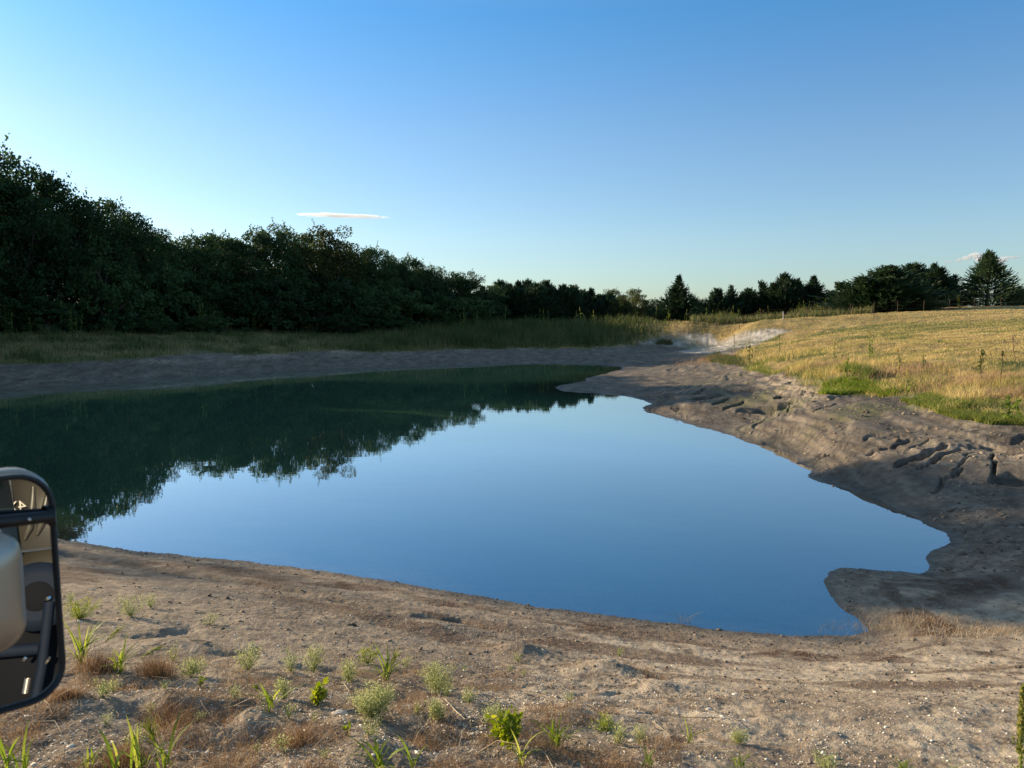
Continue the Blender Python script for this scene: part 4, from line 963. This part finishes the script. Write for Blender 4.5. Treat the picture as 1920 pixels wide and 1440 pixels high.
# reddish dry clumps
for i, (px, py, w, hh, lab) in enumerate([(185,1262,52,50,'reddish brown dead clump between the two grass plants by the mirror'),(295,1268,60,52,'reddish brown dead clump left of the pale herb'),(130,1330,40,26,'low dead clump under the mirror'),(330,1345,60,40,'reddish dead clump below the pits at left'),(235,1440,70,44,'dead reddish clump around the bottom edge grass'),(560,1400,50,22,'low reddish dead clump left of the tiny seedling')]):
    x, y, z = place(px, py); sc = y / F; n = 700; a = Acc(); X = R.normal(size=n) * w * sc * .3; Y = R.normal(size=n) * w * sc * .3; h = R.uniform(.3, 1, n) * hh * sc
    P = np.stack([X, Y, gz(x + X, y + Y) - z], 1); blades(a, P, h, np.full(n, .0018), np.stack([X, Y], 1) * .5 + R.normal(size=(n, 2)) * (h * .3)[:, None], R.beta(1.5, 4, n))
    tag(link("dead_clump", a.mesh("dead_clump", M['dry']), None, (x, y, z)), lab, 'dead grass')
# dead grass twigs in the shallow water edge
def twigs(px, py, hpx, label, n=10):
    x, y, z = place(px, py); h = hpx * y / F; a = Acc()
    for i in range(n):
        b = np.array([random.gauss(0, h * .10), random.gauss(0, .01), -.01]); t = b + np.array([random.gauss(0, .7) * h, random.gauss(0, .2) * h, h * random.uniform(.5, 1)]); a.tube([b, (b + t) / 2 + .01, t], [.0018, .0014, .0006], 3, random.uniform(.6, 1))
    tag(link("dry_twigs", a.mesh("dry_twigs", M['dry']), None, (x, y, z)), label, 'twigs')
twigs(1278, 1166, 26, 'pale dry twigs standing at the water edge', 12)
for i, (px, py, lab) in enumerate([(1700,1172,'straw coloured dry tufts on the sunlit mud at right'),(1870,1190,'low dry tuft at the right edge of the mud flat')]):
    x, y, z = place(px, py); n = 900; a = Acc(); X = R.normal(size=n) * .45; Y = R.normal(size=n) * .14; h = R.uniform(.02, .10, n)
    blades(a, np.stack([X, Y, gz(x + X, y + Y) - z], 1), h, np.full(n, .003), R.normal(size=(n, 2)) * (h * .9)[:, None], np.clip(R.normal(.8, .15, n), 0, 1))
    tag(link("dry_tuft", a.mesh("dry_tuft", M['dry']), None, (x, y, z)), lab, 'dry grass')
# seed-head stalk and curled leaf at the bottom right corner
def corner_stalk():
    d = ray(1908, 1480); Yd = 2.1; t = Yd / d[1]; x, y = d[0] * t, Yd; z = float(gz(x, y))
    _, _, zt = at_d(1908, 1288, Yd); top = zt - z
    e = empty("grass_stalk", (x, y, z)); tag(e, 'tall grass stalk with a long yellow seed head in the bottom right corner', 'plant')
    st = Acc(); st.tube([(0, 0, 0), (.01, 0, top * .5), (0, 0, top * .93)], [.004, .0035, .002], 6, .5); link("stem", st.mesh("stem", M['greenblade']), e)
    hd = Acc(); r = np.random.default_rng(5)
    for i in range(700):
        q = r.uniform(0, 1) ** .8; a = r.uniform(0, 6.28); rr = .0052 * (math.sin(math.pi * min(1, q * .85 + .15)) ** .6); c = np.array([math.cos(a) * rr, math.sin(a) * rr, top * (.98 - .16 * (1 - q)) if False else top - .20 + .20 * q])
        leaves(hd, c[None], np.array([[math.cos(a), math.sin(a), 2.]]), .010, np.array([r.uniform(.3, 1)]), .5, 2)
    for i in range(16):
        q = i / 16; a = r.uniform(0, 6.28); c = np.array([0, 0, top - .34 + .14 * q]); dd = unit(np.array([math.cos(a) * .35, math.sin(a) * .35, 1])); T = r.uniform(.1, 1, 22)[:, None]
        leaves(hd, c + dd * T * .07 + r.normal(size=(22, 3)) * .002, np.repeat((dd * 3)[None], 22, 0), .008, r.uniform(.3, .9, 22), .5, 2)
    link("seed_head", hd.mesh("seed_head", M['edge']), e)
    lf = Acc(); p0 = np.array([0, 0, top - .19])
    pts = [(0,0,0),(-.022,0,.018),(-.042,-.005,.026),(-.056,-.01,.022),(-.062,-.015,.006),(-.058,-.02,-.014),(-.052,-.024,-.034),(-.046,-.026,-.055)]; ws = [.005,.009,.012,.015,.018,.017,.012,.001]
    V = []
    for p, w in zip(pts, ws): V += [p0 + np.array(p) + np.array([-w * .35, -w * .5, w * .3]), p0 + np.array(p) - np.array([-w * .35, -w * .5, w * .3])]
    lf.add(np.array(V), np.array([(2*i, 2*i+1, 2*i+3, 2*i+2) for i in range(7)]), .35); me = lf.mesh("curled_leaf", M['greenblade'], True); link("curled_leaf", me, e)
corner_stalk()
# white stone and sticks
def stone(px, py, sx, sy, sz, label, seed):
    x, y, z = place(px, py); n, m_ = 24, 14; V = []
    for i in range(m_):
        ph = math.pi * i / (m_ - 1)
        for j in range(n):
            th = 2 * math.pi * j / n; d = np.array([math.sin(ph) * math.cos(th), math.sin(ph) * math.sin(th), math.cos(ph)]); k = 1 + .16 * float(noise(np.array(d[0] * 1.7 + seed), np.array(d[1] * 1.7 + d[2]), seed)) + .05 * float(noise(np.array(d[0] * 5 + seed), np.array(d[2] * 5 + d[1] * 3), seed))
            V.append(d * k * np.array([sx, sy, sz]))
    Fq = [(i * n + j, (i + 1) * n + j, (i + 1) * n + (j + 1) % n, i * n + (j + 1) % n) for i in range(m_ - 1) for j in range(n)]
    o = link("stone", mesh_np("stone", V, np.array(Fq), M['stone'], None, True), None, (x, y, z + sz * .4)); tag(o, label, 'stone')
stone(638, 1343, .045, .028, .018, 'smooth white stone left of the widest grey-green bush', 3)
stone(1330, 1330, .026, .018, .010, 'small grey stone on the pebbly slope', 4)
stone(1185, 1392, .02, .014, .008, 'small pale stone by the last pit', 6)
stone(985, 1395, .026, .016, .008, 'flat white chip right of the leafy yellow plant', 8)
def stick(pxs, r_, label, mat='dry', rnd=.95):
    P = [np.array(place(*p)) for p in pxs]; a = Acc(); P = [p + np.array([0, 0, r_ * .6 + (.012 if 0 < i < len(P) - 1 else 0)]) for i, p in enumerate(P)]; o0 = P[0].copy()
    a.tube([p - o0 for p in P], [r_ * (1 - .5 * i / len(P)) for i in range(len(P))], 6, rnd); tag(link("stick", a.mesh("stick", M[mat]), None, tuple(o0)), label, 'stick')
stick([(353,1213),(378,1216),(393,1208)], .008, 'pale weathered stick lying among the herbs at left')
stick([(362,1150),(385,1152)], .008, 'short white stick below the rounded pale herb')
stick([(395,1178),(430,1174)], .006, 'grey stick beside the tiny herb')
stick([(835,1325),(852,1345),(872,1358)], .004, 'thin pale curved stem right of the small grey-green herb')
stick([(645,1285),(655,1298),(676,1302)], .004, 'bent white twig above the white stone')
stick([(1052,1328),(1075,1334),(1090,1342)], .006, 'dark curved twig above the tall grass plant', 'bark')
stick([(84,1328),(92,1340),(98,1352)], .003, 'short straw piece under the mirror')
# ------------------------------------------------------------------ the truck the picture is taken from: its side mirror and what the mirror shows
M['black'] = simple("black_plastic", (.006, .007, .009), .45, 0, .5, var=40)
M['silver'] = simple("silver_paint", (.38, .34, .29), .33, .75, .5, var=2)
M['matte'] = simple('matte_black', (.008, .009, .012), .8, 0, .1)
M['panel'] = simple("beige_grey_paint", (.075, .068, .056), .4, .25, .5, var=3)
M['tyre'] = simple("tyre_rubber", (.010, .016, .030), .7, 0, .15, var=20)
M['chrome'] = simple("chrome", (.75, .75, .75), .15, 1., .5)
M['darkglass'] = simple("dark_window_glass", (.006, .010, .014), .08, 0, .6)
def mirror_glass_mat():
    m, N, L, B = newmat("mirror_glass"); B.inputs["Base Color"].default_value = (.62, .66, .68, 1); B.inputs["Metallic"].default_value = 1; B.inputs["Roughness"].default_value = .004
    return m
M['mirror'] = mirror_glass_mat()
def truck():
    T = empty("truck", (0, 0, 0)); tag(T, 'silver truck at the left edge, only its big black-rimmed side mirror in view', 'truck')
    C0 = np.array([0, 0, CAMH])
    E = C0 + ray(113, 1097) * (1.0 / ray(113, 1097)[1])
    dc = unit(C0 + ray(30, 1097) - C0); rr_ = unit(np.array([.78, -.62, -.02]))
    nrm = unit(rr_ - dc); nrm = unit(np.array([nrm[0], nrm[1], nrm[2] * .55]))
    wd = unit(np.cross(nrm, [0, 0, -1.])); wd = wd if wd[0] > 0 else -wd
    up = unit(np.cross(wd, nrm)); up = up if up[2] > 0 else -up
    Wm, Hm = .235, .302
    ctr = E - wd * Wm / 2 + up * .004
    def rr(w, h, rad_, n=7):
        o = []
        for cx, cy, a0 in ((w/2-rad_, h/2-rad_, 0), (-w/2+rad_, h/2-rad_, 90), (-w/2+rad_, -h/2+rad_, 180), (w/2-rad_, -h/2+rad_, 270)):
            for k in range(n + 1):
                a = math.radians(a0 + 90 * k / n); o.append((cx + rad_ * math.cos(a), cy + rad_ * math.sin(a)))
        return np.array(o)
    def P3(uv, d): return ctr + uv[:, :1] * wd + uv[:, 1:] * up + nrm * d
    def loft(rings, cap0=False, cap1=False):
        n = len(rings[0]); V = np.concatenate(rings); Fq = [(i * n + k, i * n + (k + 1) % n, (i + 1) * n + (k + 1) % n, (i + 1) * n + k) for i in range(len(rings) - 1) for k in range(n)]
        return V, np.array(Fq), n
    mr = empty("side_mirror"); mr.parent = T
    # black rim
    R0 = .045
    rings = [P3(rr(Wm - .015, Hm - .015, R0 - .0075), .001), P3(rr(Wm - .011, Hm - .011, R0 - .0055), .009), P3(rr(Wm - .004, Hm - .004, R0 - .002), .010), P3(rr(Wm, Hm, R0), .003), P3(rr(Wm, Hm, R0), -.016)]
    V, Fq, n = loft(rings); link("rim", mesh_np("rim", V, Fq, M['black'], None, True), mr)
    # housing shell behind
    rings = [P3(rr(Wm - .002, Hm - .002, R0), -.016), P3(rr(Wm + .004, Hm + .008, R0), -.022), P3(rr(Wm + .004, Hm + .010, R0), -.05), P3(rr(Wm - .03, Hm - .03, R0), -.085), P3(rr(Wm - .09, Hm - .10, .04), -.105), P3(rr(.02, .02, .009), -.112)]
    V, Fq, n = loft(rings); link("mirror_housing", mesh_np("mirror_housing", V, Fq, M['silver'], None, True), mr)
    g0 = P3(rr(Wm - .0145, Hm - .0145, R0 - .0072), .0005); V = np.concatenate([g0, ctr[None] + nrm * .0005]); k = len(g0)
    Ft = np.array([(i, (i + 1) % k, k) for i in range(k)]); link("mirror_glass", mesh_np("mirror_glass", V, Ft, M['mirror']), mr)
    def on_plane(px, py, off):
        d = ray(px, py); q = ctr + nrm * off; t = np.dot(q - C0, nrm) / np.dot(d, nrm); return C0 + d * t
    # black arm across the glass with its clamp and bolt
    a = Acc(); a.tube([on_plane(-160, 990, .030), on_plane(0, 979, .030), on_plane(98, 968, .016)], [.0085, .0085, .0075], 10); link("mirror_arm", a.mesh("mirror_arm", M['black'], True), mr)
    a = Acc(); a.tube([on_plane(90, 969, .010), on_plane(104, 967, .012)], [.013, .013], 8); a.tube([on_plane(99, 955, .012), on_plane(99, 982, .012)], [.004, .004], 6); link("arm_clamp", a.mesh("arm_clamp", M['black'], True), mr)
    a = Acc(); p = on_plane(55, 974, .039); a.tube([p, p + nrm * .0025, p + nrm * .003], [.0022, .0018, .0002], 8); link("bolt", a.mesh("bolt", M['chrome'], True), mr)
    # silver rounded bracket in front of the lower glass
    c2 = on_plane(-44, 1117, .055)
    def Q3(uv, d): return c2 + uv[:, :1] * wd + uv[:, 1:] * up + nrm * d
    w2, h2 = .098, .150
    rings = [Q3(rr(w2 * .10, h2 - .09, .004), .0232), Q3(rr(w2 * .35, h2 - .07, .014), .0222), Q3(rr(w2 * .6, h2 - .045, .022), .019), Q3(rr(w2 * .82, h2 - .02, .03), .0135), Q3(rr(w2 * .96, h2 - .004, .033), .007), Q3(rr(w2, h2, .035), 0), Q3(rr(w2 * .96, h2 - .004, .033), -.010), Q3(rr(w2 * .8, h2 - .02, .03), -.014)]
    V, Fq, n = loft(rings); V = np.concatenate([V, c2[None] + nrm * .0234, c2[None] - nrm * .014]); b = len(rings) - 1
    cap = np.array([(k, (k + 1) % n, len(V) - 2) for k in range(n)] + [(b * n + k, b * n + (k + 1) % n, len(V) - 1) for k in range(n)])
    link("silver_bracket", mesh_np("silver_bracket", V, [Fq, cap], M['silver'], None, True), mr)
    # parts of the truck behind the camera, seen in the glass
    def refl(px, py, dist):
        p = on_plane(px, py, .0005); d = unit(p - C0); r = d - 2 * np.dot(d, nrm) * nrm
        return p + r * dist, r
    def plate(name, pts, dist, mat, th=.03, parent=T, bulge=0.):
        A_ = [refl(px, py, dist)[0] for px, py in pts]; A_ = np.array(A_); c = A_.mean(0); nn = unit(np.cross(A_[1] - A_[0], A_[2] - A_[0])); 
        if np.dot(nn, ctr - c) < 0: nn = -nn
        n_ = len(A_); V = np.concatenate([A_, A_ - nn * th, [c + nn * bulge], [c - nn * th]])
        Fs = [(k, (k + 1) % n_, n_ + (k + 1) % n_, n_ + k) for k in range(n_)]; Ft = [(k, (k + 1) % n_, 2 * n_) for k in range(n_)] + [(n_ + k, n_ + (k + 1) % n_, 2 * n_ + 1) for k in range(n_)]
        return link(name, mesh_np(name, V, [np.array(Fs), np.array(Ft)], M[mat]), parent), nn
    pan, nn = plate("rear_panel", [(20,893),(60,884),(140,880),(140,1020),(36,1032)], 2.0, 'panel', bulge=.012)
    for nm, pts in (("panel_ridge", [(62,912),(60,950),(55,990),(46,1012)]), ("panel_ridge", [(88,925),(83,955),(76,985),(69,1004)])):
        a = Acc(); a.tube([refl(px, py, 1.985)[0] for px, py in pts], [.005, .013, .013, .004], 8); link(nm, a.mesh(nm, M['panel'], True), pan)
    plate("lower_panel", [(38,1036),(140,1024),(140,1150),(46,1068)], 2.04, 'panel')
    plate("side_window", [(-160,884),(14,886),(24,940),(38,1034),(-160,1040)], 1.96, 'darkglass')
    plate("under_body", [(-160,1045),(40,1062),(140,1148),(140,1360),(-160,1360)], 2.12, 'matte')
    # wheel
    c, r = refl(70, 1118, 1.98); a = Acc(); ax = -r
    a.tube([c - ax * .05, c - ax * .045, c + ax * .02, c + ax * .03], [.08, .115, .115, .08], 28); a.tube([c + ax * .0295, c + ax * .0305], [.08, .001], 28); wh = link("wheel", a.mesh("wheel", M['tyre'], False), T)
    a = Acc(); a.tube([c + ax * .031, c + ax * .034, c + ax * .035], [.05, .045, .001], 20); link("rim", a.mesh("rim", M['matte'], False), wh)
    for nm, pts, rad_, mat in (("strut", [(92,1128),(78,1250),(66,1310)], .016, 'tyre'), ("fuel_cap", [(88,1120),(91,1124)], .012, 'chrome'), ("step_light", [(44,1234),(48,1236)], .012, 'chrome'), ("step_bracket", [(52,1272),(47,1300)], .010, 'silver'),
                               ("side_step", [(-40,1225),(70,1216)], .020, 'tyre'), ("reflector", [(86,1238),(90,1240)], .016, 'panel')):
        P = [refl(px, py, 1.92)[0] for px, py in pts]; a = Acc(); a.tube(P, [rad_] * len(P), 8); link(nm, a.mesh(nm, M[mat], True), T)
    # pale four wheel drive lettering on the panel
    tc_ = bpy.data.curves.new("panel_lettering", 'FONT'); tc_.body = "4X4"; tc_.size = .05; tc_.extrude = .002; tc_.materials.append(M['stone'])
    o = bpy.data.objects.new("panel_lettering", tc_); COL.objects.link(o); me_ = bpy.data.meshes.new_from_object(o.evaluated_get(bpy.context.evaluated_depsgraph_get())); bpy.data.objects.remove(o)
    o = bpy.data.objects.new("panel_lettering", me_); COL.objects.link(o)
    p, _ = refl(50, 956, 1.97); zax = Vector(nn); yax = Vector((0, 0, 1)); xax = yax.cross(zax).normalized(); yax = zax.cross(xax)
    o.matrix_world = Matrix(((xax.x, yax.x, zax.x, p[0]), (xax.y, yax.y, zax.y, p[1]), (xax.z, yax.z, zax.z, p[2]), (0, 0, 0, 1))); o.parent = T
truck()
# ------------------------------------------------------------------ clouds
def cloud_mesh(name, blobs, label, mat, thin=False):
    Vs = []; Fs = []; k = 0
    for (px, py, rx, ry, D) in blobs:
        x, y, z = at_d(px, py, D); sx, sz = rx / F * D, ry / F * D; n, m_ = 48, 26; V = []
        for i in range(m_):
            ph = math.pi * i / (m_ - 1); th = np.linspace(0, 2 * math.pi, n, endpoint=False)
            V.append(np.stack([math.sin(ph) * np.cos(th), math.sin(ph) * np.sin(th), np.full(n, math.cos(ph))], 1))
        V = np.concatenate(V); bump = 1 + .22 * fbm(V[:, 0] * 2 + px, V[:, 2] * 2 + V[:, 1], .9, 4, int(px)); V = V * bump[:, None] * np.array([sx, sz * 1.5 if thin else sx * .5 + sz * .5, sz]) + np.array([x, y, z])
        Fq = np.array([(i * n + j, (i + 1) * n + j, (i + 1) * n + (j + 1) % n, i * n + (j + 1) % n) for i in range(m_ - 1) for j in range(n)]) + k
        Vs.append(V); Fs.append(Fq); k += len(V)
    o = link(name, mesh_np(name, np.concatenate(Vs), np.concatenate(Fs), mat, None, True)); tag(o, label, 'cloud'); return o
def cloud_mat(name, dens):
    m, N, L, B = newmat(name); N.remove(B); t = NT(m)
    v = t.node("ShaderNodeVolumeScatter"); v.inputs["Color"].default_value = (.97, .985, 1, 1); v.inputs["Density"].default_value = dens; v.inputs["Anisotropy"].default_value = .55
    L.new(v.outputs[0], N["Material Output"].inputs["Volume"]); return m
M['cloud2'] = cloud_mat("cumulus_vapour", .03)
m = cloud_mat("streak_vapour", .05)
M['cloud'] = m
cloud_mesh("streak_cloud", [(642, 404.5, 82, 4.2, 5000)], 'thin white cloud streak alone in the sky above the tree line', M['cloud'], True)
bpy.data.objects["streak_cloud"].data.transform(Matrix.Translation(Vector(at_d(642, 404.5, 5000))) @ Matrix.Rotation(math.radians(2.2), 4, 'Y') @ Matrix.Translation(-Vector(at_d(642, 404.5, 5000))))
cloud_mesh("cumulus_cloud", [(1812,484,10,4.5,6000),(1830,479,13,6,6000),(1845,486,16,6,6050),(1797,488,7,3.5,6000),(1776,491,8,1.5,6050),(1892,483,20,2,6100),(1868,489,20,5,6100)], 'small bright puffy cloud low behind the large cedar at right', M['cloud2'])
